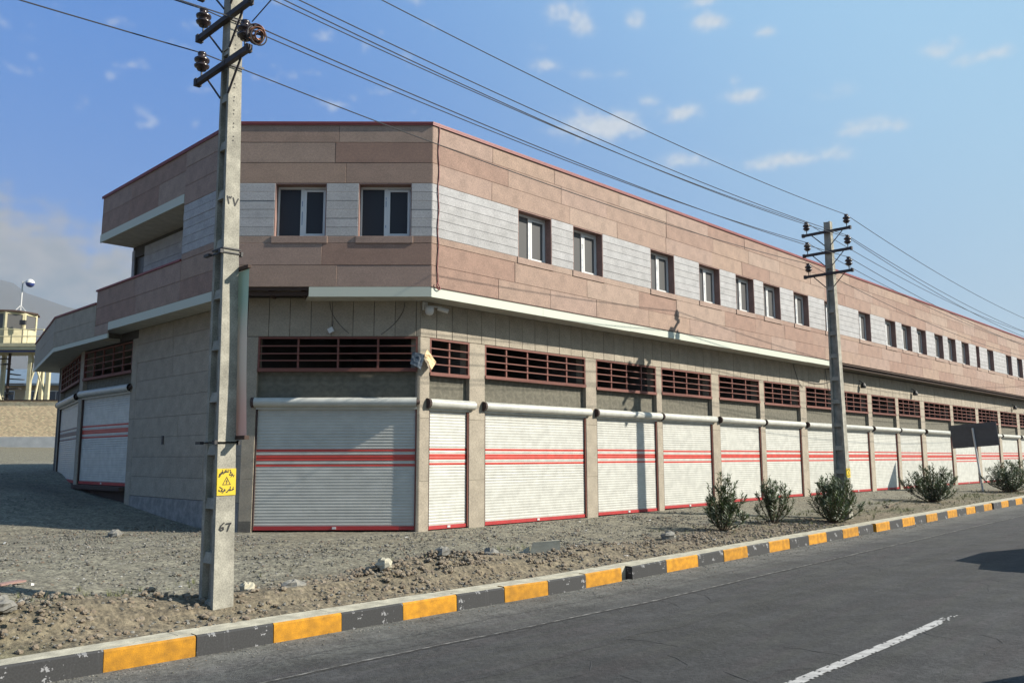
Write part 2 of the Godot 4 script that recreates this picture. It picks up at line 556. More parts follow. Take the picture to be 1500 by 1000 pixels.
func build_ground() -> void:
	var xs := steps([[-3000, -400, 400], [-400, -60, 40], [-60, -16, 3], [-16, -11, 0.25], [-11, 6, 0.065], [6, 16, 0.14], [16, 44, 0.5], [44, 90, 4], [90, 400, 40], [400, 3000, 400]])
	var zs := steps([[-3000, -400, 400], [-400, -64, 28], [-64, -14, 2.0], [-14, -3, 0.3], [-3, 2.5, 0.11], [2.5, 4.30, 0.045], [4.30, 4.40, 0.05], [4.40, 40, 4], [40, 400, 45], [400, 3000, 400]])
	var o := obj("ground", grid(xs, zs, ground_y, ground_colour), M.ground, self)
	tag(o, "", "", "", "structure")

	# loose stones and clods, far too many to count
	var gems := []
	for v in 3:
		gems.append(rock_mesh(40 + v, 0.34))
	var specs := [["gravel", 24000, 0.006, 0.021, -1], ["road_grit", 2600, 0.003, 0.011, 2], ["scattered_stones", 260, 0.018, 0.04, 0], ["soil_clods", 5000, 0.008, 0.038, 1]]
	for s in specs:
		var mm := MultiMesh.new()
		mm.transform_format = MultiMesh.TRANSFORM_3D
		mm.use_colors = true
		mm.mesh = gems[specs.find(s) % 3]
		mm.instance_count = s[1]
		for i in s[1]:
			var x := 0.0
			var z := 0.0
			var sz: float = lerpf(s[2], s[3], pow(rng.randf(), 2.2))
			while true:
				if s[4] == 1:
					x = rng.randf_range(-10.5, 9.0)
					z = 3.6 + rng.randfn() * 0.34
					if rng.randf() < 0.22:
						x = -2.2 + rng.randfn() * 0.9; z = 3.3 + rng.randfn() * 0.4
				elif s[4] == 2:
					x = rng.randf_range(-10.0, 14.0); z = 4.57 + absf(rng.randfn()) * 0.22
					break
				elif rng.randf() < 0.75:
					x = rng.randf_range(-11.0, 8.0); z = rng.randf_range(-4.5, 4.2)
				else:
					x = rng.randf_range(-6.5, 24.0); z = rng.randf_range(-16.0, 4.2)
				if z > 4.22 or (x > -2.5 and z < 0.12) : continue
				if x + z < -0.2 and x > -2.5 and z < x + 0.2: continue
				if x > -2.4 and x < 0.0 and z < x + 0.15: continue
				break
			var b := Basis.from_euler(Vector3(rng.randf() * 6, rng.randf() * 6, rng.randf() * 6)).scaled(Vector3(1, rng.randf_range(0.55, 0.9), 1) * sz)
			mm.set_instance_transform(i, Transform3D(b, Vector3(x, (road_y(x) if s[4] == 2 else ground_y(x, z)) + sz * 0.22, z)))
			var t := rng.randf()
			var c := Color(0.20, 0.19, 0.155).lerp(Color(0.50, 0.475, 0.42), t * t)
			if s[4] == 1: c = Color(0.33, 0.255, 0.175).lerp(Color(0.46, 0.38, 0.28), t)
			elif rng.randf() < 0.12: c = Color(0.34, 0.26, 0.19)
			mm.set_instance_color(i, Color(c.r * ALB, c.g * ALB, c.b * ALB))
		var mi := MultiMeshInstance3D.new()
		mi.name = s[0]
		mi.multimesh = mm
		mi.material_override = M.stone
		add_child(mi)
		tag(mi, "", "", "", "stuff")

	# thin dry grass and weeds on the verge
	var st := new_st()
	for k in 9:
		var a := rng.randf() * TAU
		var d := Vector3(cos(a), 0, sin(a))
		var side := Vector3(-d.z, 0, d.x) * 0.004
		var h := rng.randf_range(0.05, 0.11)
		var base := d * rng.randf() * 0.02
		tri(st, base - side, base + side, base + d * rng.randf_range(0.02, 0.05) + Vector3(0, h, 0))
	var gm := MultiMesh.new()
	gm.transform_format = MultiMesh.TRANSFORM_3D
	gm.mesh = st.commit()
	var spots := []
	while spots.size() < 900:
		var x := rng.randf_range(-10.5, 26.0)
		var z := rng.randf_range(2.2, 4.2)
		var ok := ground_colour(x, z)
		if ok.g > ok.r * 0.93 or (x > 4.0 and rng.randf() < 0.12) or (x < -6.2 and z > 2.6 and z < 3.4 and rng.randf() < 0.5): spots.append(Vector2(x, z))
	gm.instance_count = spots.size()
	for i in spots.size():
		var p: Vector2 = spots[i]
		gm.set_instance_transform(i, Transform3D(Basis(Vector3.UP, rng.randf() * 6).scaled(Vector3.ONE * rng.randf_range(0.4, 1.0)), Vector3(p.x, ground_y(p.x, p.y) - 0.005, p.y)))
	var gi := MultiMeshInstance3D.new()
	gi.name = "grass"
	gi.multimesh = gm
	gi.material_override = M.grass
	add_child(gi)
	tag(gi, "", "", "", "stuff")

func rock_mesh(seed_: int, rough: float, detail := 7) -> ArrayMesh:
	var n := FastNoiseLite.new()
	n.seed = seed_
	n.frequency = 0.9
	var st := new_st()
	var rings := []
	for i in detail:
		var el := -PI / 2 + PI * i / (detail - 1)
		var ring := []
		for k in detail + 1:
			var az := TAU * k / (detail + 1)
			var d := Vector3(cos(az) * cos(el), sin(el), sin(az) * cos(el))
			ring.append(d * (1.0 + rough * 2.0 * n.get_noise_3dv(d * 1.6)))
		rings.append(ring)
	for i in detail - 1:
		for k in detail + 1:
			var l := (k + 1) % (detail + 1)
			quad(st, rings[i][l], rings[i][k], rings[i + 1][k], rings[i + 1][l])
	return st.commit()

# ---------------------------------------------------------------- road and kerb
func road_y(x: float) -> float:
	return kerb_top(x) - 0.185

func build_road() -> void:
	var xs := steps([[-80, -16, 8], [-16, 16, 0.2], [16, 40, 1.0], [40, 300, 20]])
	var zs := steps([[4.50, 11.0, 0.1], [11.0, 21.0, 1.0]])
	var col := func(x: float, z: float) -> Color:
		var n := noise.get_noise_2d(x * 0.25, z * 1.1)
		var m := noise2.get_noise_2d(x * 0.6 + 7.0, z * 2.0)
		var dust := smoothstep(5.75 + n * 0.35, 4.6, z)
		var v := Vector3(0.072, 0.071, 0.069)
		v = v.lerp(Vector3(0.125, 0.122, 0.114), clampf(smoothstep(5.9, 5.7, z) * 0.35 + m * 0.2, 0, 1))
		v = v.lerp(Vector3(0.235, 0.228, 0.20), dust * 0.8)
		v *= 1.0 + 0.22 * noise2.get_noise_2d(x * 0.22, z * 4.5 + 3.0) + 0.12 * noise.get_noise_2d(x * 2.5, z * 4.0)
		v *= 1.0 - 0.24 * smoothstep(5.8, 7.4, z + n * 0.6) * smoothstep(11.0, 8.4, z + m) + 0.10 * m
		return vcol(v)
	var o := obj("road", grid(xs, zs, func(x: float, _z: float) -> float: return road_y(x), col), M.asphalt, self)
	tag(o, "", "", "", "structure")
	# a joint along the carriageway, with a pale worn edge
	var st := new_st()
	ribbon(st, wander(-14.0, 40.0, 5.80, 0.03, 2), 0.017, 0.005)
	tag(put("road_joint", st, M.seam, self), "", "", "", "structure")
	st = new_st()
	ribbon(st, wander(-14.0, 40.0, 5.835, 0.03, 2), 0.006, 0.004)
	ribbon(st, wander(-6.0, 30.0, 5.22, 0.10, 5), 0.004, 0.004)
	ribbon(st, wander(-9.0, 14.0, 6.9, 0.16, 9), 0.004, 0.004)
	for i in 70:
		var p := Vector2(rng.randf_range(-8.0, 8.0), rng.randf_range(4.9, 10.2))
		var a := rng.randf_range(-0.5, 0.5) + (PI / 2 if rng.randf() < 0.4 else 0.0)
		var pts := [p]
		for k in rng.randi_range(4, 9):
			a += rng.randf_range(-0.6, 0.6)
			p += Vector2(cos(a), sin(a)) * rng.randf_range(0.08, 0.22)
			pts.append(p)
		ribbon(st, pts, rng.randf_range(0.002, 0.007), 0.004)
	tag(put("road_crack", st, M.crack, self), "", "", "", "structure")
	# the dashed centre line: one dash in view, its neighbours beyond the frame
	for x0 in [-15.8, -4.7, 6.4, 17.5, 28.6]:
		st = new_st()
		for i in 130:
			for j in 6:
				var t := i / 129.0
				var worn := 0.02 + 0.85 * smoothstep(0.80, 1.0, t) + 0.4 * smoothstep(0.04, 0.0, t) + 0.2 * maxf(0.0, noise2.get_noise_2d(x0 + i * 0.3, j * 1.2)) + (0.22 if j == 0 or j == 5 else 0.0)
				if rng.randf() < worn: continue
				var xa: float = x0 + i * 0.04
				var za := 8.775 + j * 0.018
				quad(st, Vector3(xa, road_y(xa) + 0.006, za + 0.0185), Vector3(xa + 0.041, road_y(xa + 0.041) + 0.006, za + 0.0185), Vector3(xa + 0.041, road_y(xa + 0.041) + 0.006, za), Vector3(xa, road_y(xa) + 0.006, za))
		tag(put("lane_marking", st, M.line, self), "", "", "", "structure")

func wander(x0: float, x1: float, z: float, amp: float, seed_: int) -> Array:
	var pts := []
	var n := int((x1 - x0) / 0.25)
	for i in n + 1:
		var x := x0 + (x1 - x0) * i / n
		pts.append(Vector2(x, z + amp * noise.get_noise_2d(x * 0.5, seed_ * 10.0) + amp * 0.3 * noise2.get_noise_2d(x * 5.0, seed_ * 10.0)))
	return pts

func ribbon(st: SurfaceTool, pts: Array, half: float, lift: float) -> void:
	for i in pts.size() - 1:
		var a: Vector2 = pts[i]
		var b: Vector2 = pts[i + 1]
		var n := (b - a).normalized().orthogonal() * half
		var wa := n * (0.6 + 0.8 * absf(noise2.get_noise_2d(a.x * 6.0, a.y * 6.0)) * 2.0) if half < 0.05 else n
		var wb := n * (0.6 + 0.8 * absf(noise2.get_noise_2d(b.x * 6.0, b.y * 6.0)) * 2.0) if half < 0.05 else n
		var f := func(p: Vector2) -> Vector3: return Vector3(p.x, road_y(p.x) + lift, p.y)
		quad(st, f.call(a - wa), f.call(b - wb), f.call(b + wb), f.call(a + wa))

func build_kerb() -> void:
	var o := Node3D.new()
	o.name = "kerb"
	add_child(o)
	tag(o, "", "", "", "structure")
	# the plain concrete strip behind the painted blocks
	var st := new_st()
	var x := -16.0
	while x < 52.0:
		var x1 := x + 1.6
		var a := kerb_top(x)
		var b := kerb_top(x1)
		hexa(st, [Vector3(x, a - 0.4, 4.43), Vector3(x1, b - 0.4, 4.43), Vector3(x1, b - 0.4, 4.20), Vector3(x, a - 0.4, 4.20),
			Vector3(x + 0.004, a - 0.002, 4.43), Vector3(x1 - 0.004, b - 0.002, 4.43), Vector3(x1 - 0.004, b - 0.004, 4.20), Vector3(x + 0.004, a - 0.004, 4.20)])
		x = x1
	put("kerb_backing", st, M.kerb, o)
	# block ends as measured along the photograph's kerb; a gap after three of them
	var ends := [-15.08, -14.28, -13.48, -12.68, -11.88, -11.08, -10.28, -9.48, -8.68, -7.88, -7.08, -6.28, -5.51, -4.73, -3.93, -3.14, -2.36, -1.56, -0.79, 0.02]
	var skip := {19: 0.24, 30: 0.18, 41: 0.16}
	var i := 0
	var p: float = ends[0]
	while p < 50.0:
		var q: float = ends[i + 1] if i + 1 < ends.size() else p + (0.88 if p < 2.0 else 0.785)
		var yellow := i % 2 == 0
		kerb_block(o, p + 0.004, q - 0.004, yellow, i)
		p = q
		i += 1
		if skip.has(i): p += skip[i]

func kerb_block(o: Node3D, x0: float, x1: float, yellow: bool, i: int) -> void:
	var paint: Material = M.kerb_yellow[i % 3] if yellow else M.kerb_black[i % 3]
	var t0 := kerb_top(x0) + rng.randf_range(-0.006, 0.006)
	var t1 := kerb_top(x1) + rng.randf_range(-0.006, 0.006)
	var lean := rng.randf_range(-0.006, 0.006)
	var m := ArrayMesh.new()
	var e := 0.018
	var zf := 4.55 + lean
	var st := new_st()      # painted front, chamfer and ends
	var f := [Vector3(x0, t0 - 0.42, zf + 0.015), Vector3(x1, t1 - 0.42, zf + 0.015), Vector3(x1, t1 - e, zf), Vector3(x0, t0 - e, zf)]
	quad(st, f[0], f[1], f[2], f[3])
	quad(st, f[3], f[2], Vector3(x1, t1, zf - e), Vector3(x0, t0, zf - e))
	for s in 2:
		var x := x0 if s == 0 else x1
		var t := t0 if s == 0 else t1
		var ring := [Vector3(x, t - 0.42, 4.432), Vector3(x, t - 0.42, zf + 0.015), Vector3(x, t - e, zf), Vector3(x, t, zf - e), Vector3(x, t, 4.432)]
		for k in range(1, 4):
			if s == 0: tri(st, ring[0], ring[k], ring[k + 1])
			else: tri(st, ring[0], ring[k + 1], ring[k])
	st.set_material(paint)
	st.commit(m)
	st = new_st()
	quad(st, Vector3(x0, t0, zf - e), Vector3(x1, t1, zf - e), Vector3(x1, t1, 4.432), Vector3(x0, t0, 4.432))
	st.set_material(M.kerb)
	st.commit(m)
	obj("kerb_block", m, null, o)

func build_hills() -> void:
	var st := new_st()
	var n := FastNoiseLite.new()
	n.seed = 4; n.frequency = 0.004; n.fractal_octaves = 5
	var rows := 14
	var cols := 90
	var v := []
	for j in rows:
		var row := []
		for i in cols:
			var az := deg_to_rad(-60.0 + 130.0 * i / (cols - 1))
			var d := 1300.0 + 60.0 * j
			var a := rad_to_deg(az)
			var peak := 345.0 * exp(-pow((a - 10.0) / 15.0, 2.0)) + 210.0 * exp(-pow((a + 16.0) / 16.0, 2.0)) + 120.0 * exp(-pow((a - 40.0) / 22.0, 2.0))
			var t := float(j) / (rows - 1)
			var x := sin(az) * d - 9.9
			var z := -cos(az) * d + 12.0
			var h := (peak * smoothstep(0.0, 1.0, t) + 60.0 * t * n.get_noise_2d(x, z) + 18.0 * t * n.get_noise_2d(x * 4.0, z * 4.0))
			row.append(Vector3(x, h - 8.0 * (1.0 - t), z))
		v.append(row)
	for j in rows - 1:
		for i in cols - 1:
			quad(st, v[j][i], v[j][i + 1], v[j + 1][i + 1], v[j + 1][i])
	tag(obj("hills", smooth_mesh(st), M.hill, self), "", "", "", "structure")

# ---------------------------------------------------------------- the long shop building
const OV := 0.574          # how far the upper floor stands out
const Y_SLAB := 4.39       # underside of the upper facing
const Y_TOP := 7.47
const X_END := 46.0
const WHITE0 := 5.33
const WHITE1 := 6.33
const RIGHT_WINDOWS := [[2.04, 3.05], [3.76, 4.78], [6.64, 7.65], [8.8, 9.82], [10.66, 11.66], [12.22, 13.23], [14.1, 15.1], [16.25, 17.3], [18.94, 19.96], [21.31, 22.32],
	[22.92, 23.93], [24.52, 25.55], [26.53, 27.55], [28.15, 29.18], [29.97, 30.98], [32.0, 32.5], [33.7, 34.7], [36.78, 37.79], [38.76, 39.78], [41.5, 42.5], [43.8, 44.8]]
const DOORS := [[0.23, 1.24], [1.66, 4.81], [5.19, 7.57], [7.80, 10.16], [10.54, 12.81], [13.08, 15.40], [15.82, 18.03], [18.38, 20.73], [21.10, 23.39], [23.67, 26.03],
	[26.50, 29.70], [30.06, 33.25], [33.67, 36.81], [37.22, 40.19], [40.71, 43.2], [43.6, 45.7]]
const UP_A := Vector3(-0.238, 0, 0.574)
const UP_B := Vector3(-2.84, 0, -2.028)

var F_RIGHT := Transform3D(Basis(), Vector3(0, 0, 0))
var F_UP_RIGHT := Transform3D(Basis(), Vector3(0, 0, OV))
var F_CH := Transform3D(Basis(Vector3(0.70711, 0, 0.70711), Vector3.UP, Vector3(-0.70711, 0, 0.70711)), Vector3(-2.3, 0, -2.3))
var F_UP_CH := Transform3D(Basis(Vector3(0.70711, 0, 0.70711), Vector3.UP, Vector3(-0.70711, 0, 0.70711)), UP_B)
var F_LEFT := Transform3D(Basis(Vector3(0, 0, 1), Vector3.UP, Vector3(-1, 0, 0)), Vector3(-2.3, 0, 0))
var F_UP_LEFT := Transform3D(Basis(Vector3(0, 0, 1), Vector3.UP, Vector3(-1, 0, 0)), Vector3(-2.84, 0, 0))
var B: Node3D
var slab_cache := {}

func slab_mesh(w: float, h: float, t: float) -> ArrayMesh:
	var key := "%d_%d_%d" % [int(round(w * 500)), int(round(h * 500)), int(round(t * 500))]
	if not slab_cache.has(key):
		var st := new_st()
		bevel_block(st, w, h, t, 0.004)
		slab_cache[key] = st.commit()
	return slab_cache[key]

func slab(called: String, fr: Transform3D, x0: float, x1: float, y0: float, y1: float, material: Material, t := 0.026, gap := 0.0045, back := -0.026) -> void:
	# one facing slab whose front lies about on the frame's plane, a hair in or out
	var w := x1 - x0 - gap
	var h := y1 - y0 - gap
	if w < 0.02 or h < 0.02: return
	var o := obj(called, slab_mesh(w, h, t), material, B)
	var tilt := Basis(Vector3.RIGHT, rng.randf_range(-0.004, 0.004)) * Basis(Vector3.UP, rng.randf_range(-0.0012, 0.0012))
	o.transform = fr * Transform3D(tilt, Vector3(x0 + gap / 2, y0 + gap / 2, back + rng.randf_range(-0.003, 0.003)))

func row(called: String, fr: Transform3D, x0: float, x1: float, y0: float, y1: float, mats: Array, longest: float) -> void:
	var x := x0
	var last := -1
	while x < x1 - 0.01:
		var w := longest * rng.randf_range(0.62, 1.0)
		if x1 - (x + w) < longest * 0.35: w = x1 - x
		var k := rng.randi() % mats.size()
		if k == last: k = (k + 1) % mats.size()
		last = k
		slab(called, fr, x, minf(x + w, x1), y0, y1, mats[k])
		x += w

func wallbox(st: SurfaceTool, fr: Transform3D, x0: float, x1: float, y0: float, y1: float, depth := 0.25, front := -0.022) -> void:
	bx(st, Vector3(x0, y0, -depth), Vector3(x1, y1, front), fr)

func facing(fr: Transform3D, x0: float, x1: float, windows: Array, rows_top: Array, rows_bottom: Array, glass: Material) -> void:
	# backing wall with its openings, pink courses above and below, a white band of six courses between the windows
	var st := new_st()
	wallbox(st, fr, x0, x1, Y_SLAB + 0.02, WHITE0)
	wallbox(st, fr, x0, x1, WHITE1, Y_TOP - 0.03)
	var x := x0
	for w in windows + [[x1, x1]]:
		wallbox(st, fr, x, w[0], WHITE0, WHITE1)
		x = w[1]
	put("backing_wall", st, M.mortar, B)
	for i in rows_top.size() - 1: row("pink_slab", fr, x0, x1, rows_top[i], rows_top[i + 1], M.pink, 2.4)
	for i in rows_bottom.size() - 1:
		if i == rows_bottom.size() - 2:
			x = x0          # the thin course is interrupted by the sills
			for w in windows + [[x1 + 0.04, x1]]:
				row("pink_slab", fr, x, w[0] - 0.04, rows_bottom[i], rows_bottom[i + 1], M.pink, 2.4)
				x = w[1] + 0.04
		else: row("pink_slab", fr, x0, x1, rows_bottom[i], rows_bottom[i + 1], M.pink, 2.4)
	var hh := (WHITE1 - WHITE0) / 6.0
	for i in 6:
		x = x0
		for w in windows + [[x1, x1]]:
			row("white_slab", fr, x, w[0], WHITE0 + hh * i, WHITE0 + hh * (i + 1), M.white, 4.6)
			x = w[1]
	for w in windows: window(fr, w[0], w[1], WHITE0, WHITE1, glass)

func window(fr: Transform3D, x0: float, x1: float, y0: float, y1: float, glass: Material) -> void:
	var w := x1 - x0
	var h := y1 - y0
	var xf := fr * Transform3D(Basis(), Vector3(x0, y0, 0))
	var d := -0.175
	var st := new_st()          # fixed frame and middle post
	var f := 0.045
	bx(st, Vector3(0.012, 0, d - 0.05), Vector3(f, h - 0.02, d)); bx(st, Vector3(w - f, 0, d - 0.05), Vector3(w - 0.012, h - 0.02, d))
	bx(st, Vector3(f, 0.0, d - 0.05), Vector3(w - f, f, d - 0.001)); bx(st, Vector3(f, h - 0.02 - f, d - 0.05), Vector3(w - f, h - 0.02, d - 0.001))
	var o := put("window", st, M.upvc, B, xf)
	var wide := w > 0.7
	var mid := w * 0.5
	if wide:
		st = new_st(); bx(st, Vector3(mid - 0.035, f, d - 0.045), Vector3(mid + 0.03, h - 0.02 - f, d + 0.004)); put("middle_post", st, M.upvc, o)
		st = new_st()           # the opening sash
		var s := 0.04
		var a := mid + 0.032
		var b := w - f - 0.004
		bx(st, Vector3(a, f + 0.004, d - 0.035), Vector3(a + s, h - 0.03 - f, d + 0.008)); bx(st, Vector3(b - s, f + 0.004, d - 0.035), Vector3(b, h - 0.03 - f, d + 0.008))
		bx(st, Vector3(a + s, f + 0.004, d - 0.035), Vector3(b - s, f + 0.004 + s, d + 0.007)); bx(st, Vector3(a + s, h - 0.03 - f - s, d - 0.035), Vector3(b - s, h - 0.03 - f, d + 0.007))
		put("sash", st, M.upvc, o)
		st = new_st(); bx(st, Vector3(a + s - 0.006, f + s, d - 0.022), Vector3(b - s + 0.006, h - 0.07 - f, d - 0.014)); put("pane", st, glass, o)
		# strips of blue protective film still on the frame
		st = new_st()
		for i in 5:
			var y := rng.randf_range(0.1, h - 0.25)
			bx(st, Vector3(mid - 0.012, y, d + 0.0042), Vector3(mid + 0.004, y + rng.randf_range(0.04, 0.12), d + 0.0052))
		put("film", st, M.tape, o)
	st = new_st(); bx(st, Vector3(f - 0.006, f - 0.006, d - 0.03), Vector3((mid - 0.03) if wide else (w - f + 0.006), h - 0.014 - f, d - 0.022)); put("pane", st, glass, o)
	st = new_st()               # stone lining of the opening
	bx(st, Vector3(0, 0, -0.25), Vector3(0.012, h, -0.004)); bx(st, Vector3(w - 0.012, 0, -0.25), Vector3(w, h, -0.004)); bx(st, Vector3(0.012, h - 0.02, -0.25), Vector3(w - 0.012, h, -0.005))
	put("lining", st, M.reveal, o)
	st = new_st(); bevel_block(st, w + 0.08, 0.13, 0.27, 0.005, Transform3D(Basis(), Vector3(-0.04, -0.134, -0.25)))
	put("sill", st, M.pink[3], o)
	st = new_st(); bx(st, Vector3(0, 0, -0.26), Vector3(w, h, -0.235)); put("blind", st, M.interior, o)

func shutter_profile(st: SurfaceTool, w: float, y0: float, y1: float, base: float) -> void:
	var p := 0.055
	var n := int(ceil((y1 - y0) / p * 5.0))
	var prev := Vector2()
	for i in n + 1:
		var y := lerpf(y0, y1, float(i) / n)
		var t := fposmod(y - base, p) / p
		var z := 0.0055 * sqrt(maxf(0.0, sin(PI * clampf((t - 0.08) / 0.92, 0.0, 1.0))))
		if t < 0.08: z = -0.003
		var c := Vector2(y, z)
		if i > 0: quad(st, Vector3(0, prev.x, prev.y), Vector3(w, prev.x, prev.y), Vector3(w, c.x, c.y), Vector3(0, c.x, c.y))
		prev = c

func shop_front(fr: Transform3D, x0: float, x1: float, base: float, y_rail := 2.33, stripe := 1.345, y_sill := 2.93, y_head := 3.56, faded := false, over_r := 0.1) -> void:
	var w := x1 - x0
	var rec := -0.06
	var xf := fr * Transform3D(Basis(), Vector3(x0, 0, rec))
	# roller shutter: slatted curtain in two lengths, three red bands, bottom rail, box, guides
	var st := new_st()
	shutter_profile(st, w, base + 0.055, stripe - 0.158, base); shutter_profile(st, w, stripe + 0.158, y_rail, base)
	var bands := [[-0.158, -0.112], [-0.054, 0.054], [0.112, 0.158]]
	shutter_profile(st, w, stripe - 0.112, stripe - 0.054, base); shutter_profile(st, w, stripe + 0.054, stripe + 0.112, base)
	var o := put("roller_shutter", st, M.shutter[rng.randi() % 4], B, xf)
	for b in bands:
		st = new_st(); shutter_profile(st, w, stripe + b[0], stripe + b[1], base); put("stripe", st, M.stripe if not faded else M.pink[4], o)
	st = new_st(); bx(st, Vector3(0.01, base - 0.01, -0.01), Vector3(w - 0.01, base + 0.055, 0.022)); put("bottom_rail", st, M.bar_red, o)
	st = new_st(); bx(st, Vector3(w * 0.49, base + 0.006, 0.022), Vector3(w * 0.49 + 0.07, base + 0.046, 0.034)); put("lock", st, M.white_plastic, o)
	for s in 2:
		st = new_st()
		var gx := -0.012 if s == 0 else w - 0.028
		bx(st, Vector3(gx, base, -0.02), Vector3(gx + 0.04, y_rail - 0.02, 0.045)); put("guide_rail", st, M.cap if s == 0 else M.rust, o)
	# rolled curtain in its round white cover, proud of the wall
	st = new_st()
	var pts := PackedVector3Array([Vector3(-0.02, y_rail, 0.085), Vector3(w + over_r, y_rail, 0.085)])
	tube(st, pts, [0.088], 18, false)
	obj("shutter_box", smooth_mesh(st), M.housing, o)
	st = new_st(); bx(st, Vector3(0.0, y_rail - 0.125, -0.01), Vector3(w, y_rail - 0.085, 0.06)); put("box_flange", st, M.housing, o)
	for s in 2:
		st = new_st()
		var cx := -0.075 if s == 0 else w + over_r
		tube(st, PackedVector3Array([Vector3(cx, y_rail, 0.085), Vector3(cx + 0.058, y_rail, 0.085)]), [0.096, 0.085] if s == 0 else [0.05, 0.03], 14)
		put("end_cap", st, M.cap, o)
	# rough concrete lintel above the shutter, set back
	st = new_st(); bx(st, Vector3(x0, y_rail - 0.06, -0.28), Vector3(x1, y_sill + 0.01, -0.10), fr); put("concrete_lintel", st, M.rough_concrete, B)
	# rusty red grille of flat bars
	st = new_st()
	var t := 0.035
	var g := -0.01
	bx(st, Vector3(0, y_sill - 0.03, g - 0.05), Vector3(w, y_sill + t, g + 0.03)); bx(st, Vector3(0, y_head - t, g - 0.05), Vector3(w, y_head, g + 0.012))
	bx(st, Vector3(0, y_sill + t, g - 0.05), Vector3(t, y_head - t, g + 0.011)); bx(st, Vector3(w - t, y_sill + t, g - 0.05), Vector3(w, y_head - t, g + 0.011))
	var gr := put("grille", st, M.rust, B, fr * Transform3D(Basis(), Vector3(x0, 0, 0)))
	var k := maxi(2, int(round(w / 0.66)))
	for i in range(1, k):
		st = new_st(); bx(st, Vector3(w * i / k - 0.018, y_sill + t, g - 0.045), Vector3(w * i / k + 0.018, y_head - t, g - 0.008)); put("upright", st, M.rust, gr)
	for i in range(1, 4):
		var y := lerpf(y_sill + t, y_head - t, i / 4.0) + rng.randf_range(-0.006, 0.006)
		st = new_st(); bx(st, Vector3(t, y - 0.011, g - 0.006), Vector3(w - t, y + 0.011, g + 0.008)); put("bar", st, M.rust, gr)

func pillar(fr: Transform3D, x0: float, x1: float, y0: float, y1: float, mats: Array) -> void:
	var st := new_st()
	wallbox(st, fr, x0 + 0.005, x1 - 0.005, y0, y1, 0.28, -0.026)
	var o := put("pillar", st, M.gray[1], B)
	var cuts := [y0, y0 + 1.15, y0 + 2.3, y1]
	for i in 3:
		var mesh := slab_mesh(x1 - x0 - 0.002, cuts[i + 1] - cuts[i] - 0.003, 0.026)
		obj("facing_slab", mesh, mats[rng.randi() % mats.size()], o, fr * Transform3D(Basis(), Vector3(x0 + 0.001, cuts[i] + 0.0015, -0.026 + rng.randf_range(-0.001, 0.001))))

func prism(st: SurfaceTool, poly: Array, y0: float, y1: float) -> void:   # poly: Vector2(x,z), ccw seen from above
	var p2 := PackedVector2Array(poly)
	var idx := Geometry2D.triangulate_polygon(p2)
	for i in range(0, idx.size(), 3):
		var a := p2[idx[i]]
		var b := p2[idx[i + 1]]
		var c := p2[idx[i + 2]]
		if (b - a).cross(c - a) > 0: 
			var s := b; b = c; c = s
		tri(st, Vector3(a.x, y1, a.y), Vector3(b.x, y1, b.y), Vector3(c.x, y1, c.y))
		tri(st, Vector3(a.x, y0, a.y), Vector3(c.x, y0, c.y), Vector3(b.x, y0, b.y))
	for i in p2.size():
		var a := p2[i]
		var b := p2[(i + 1) % p2.size()]
		quad(st, Vector3(a.x, y0, a.y), Vector3(b.x, y0, b.y), Vector3(b.x, y1, b.y), Vector3(a.x, y1, a.y))

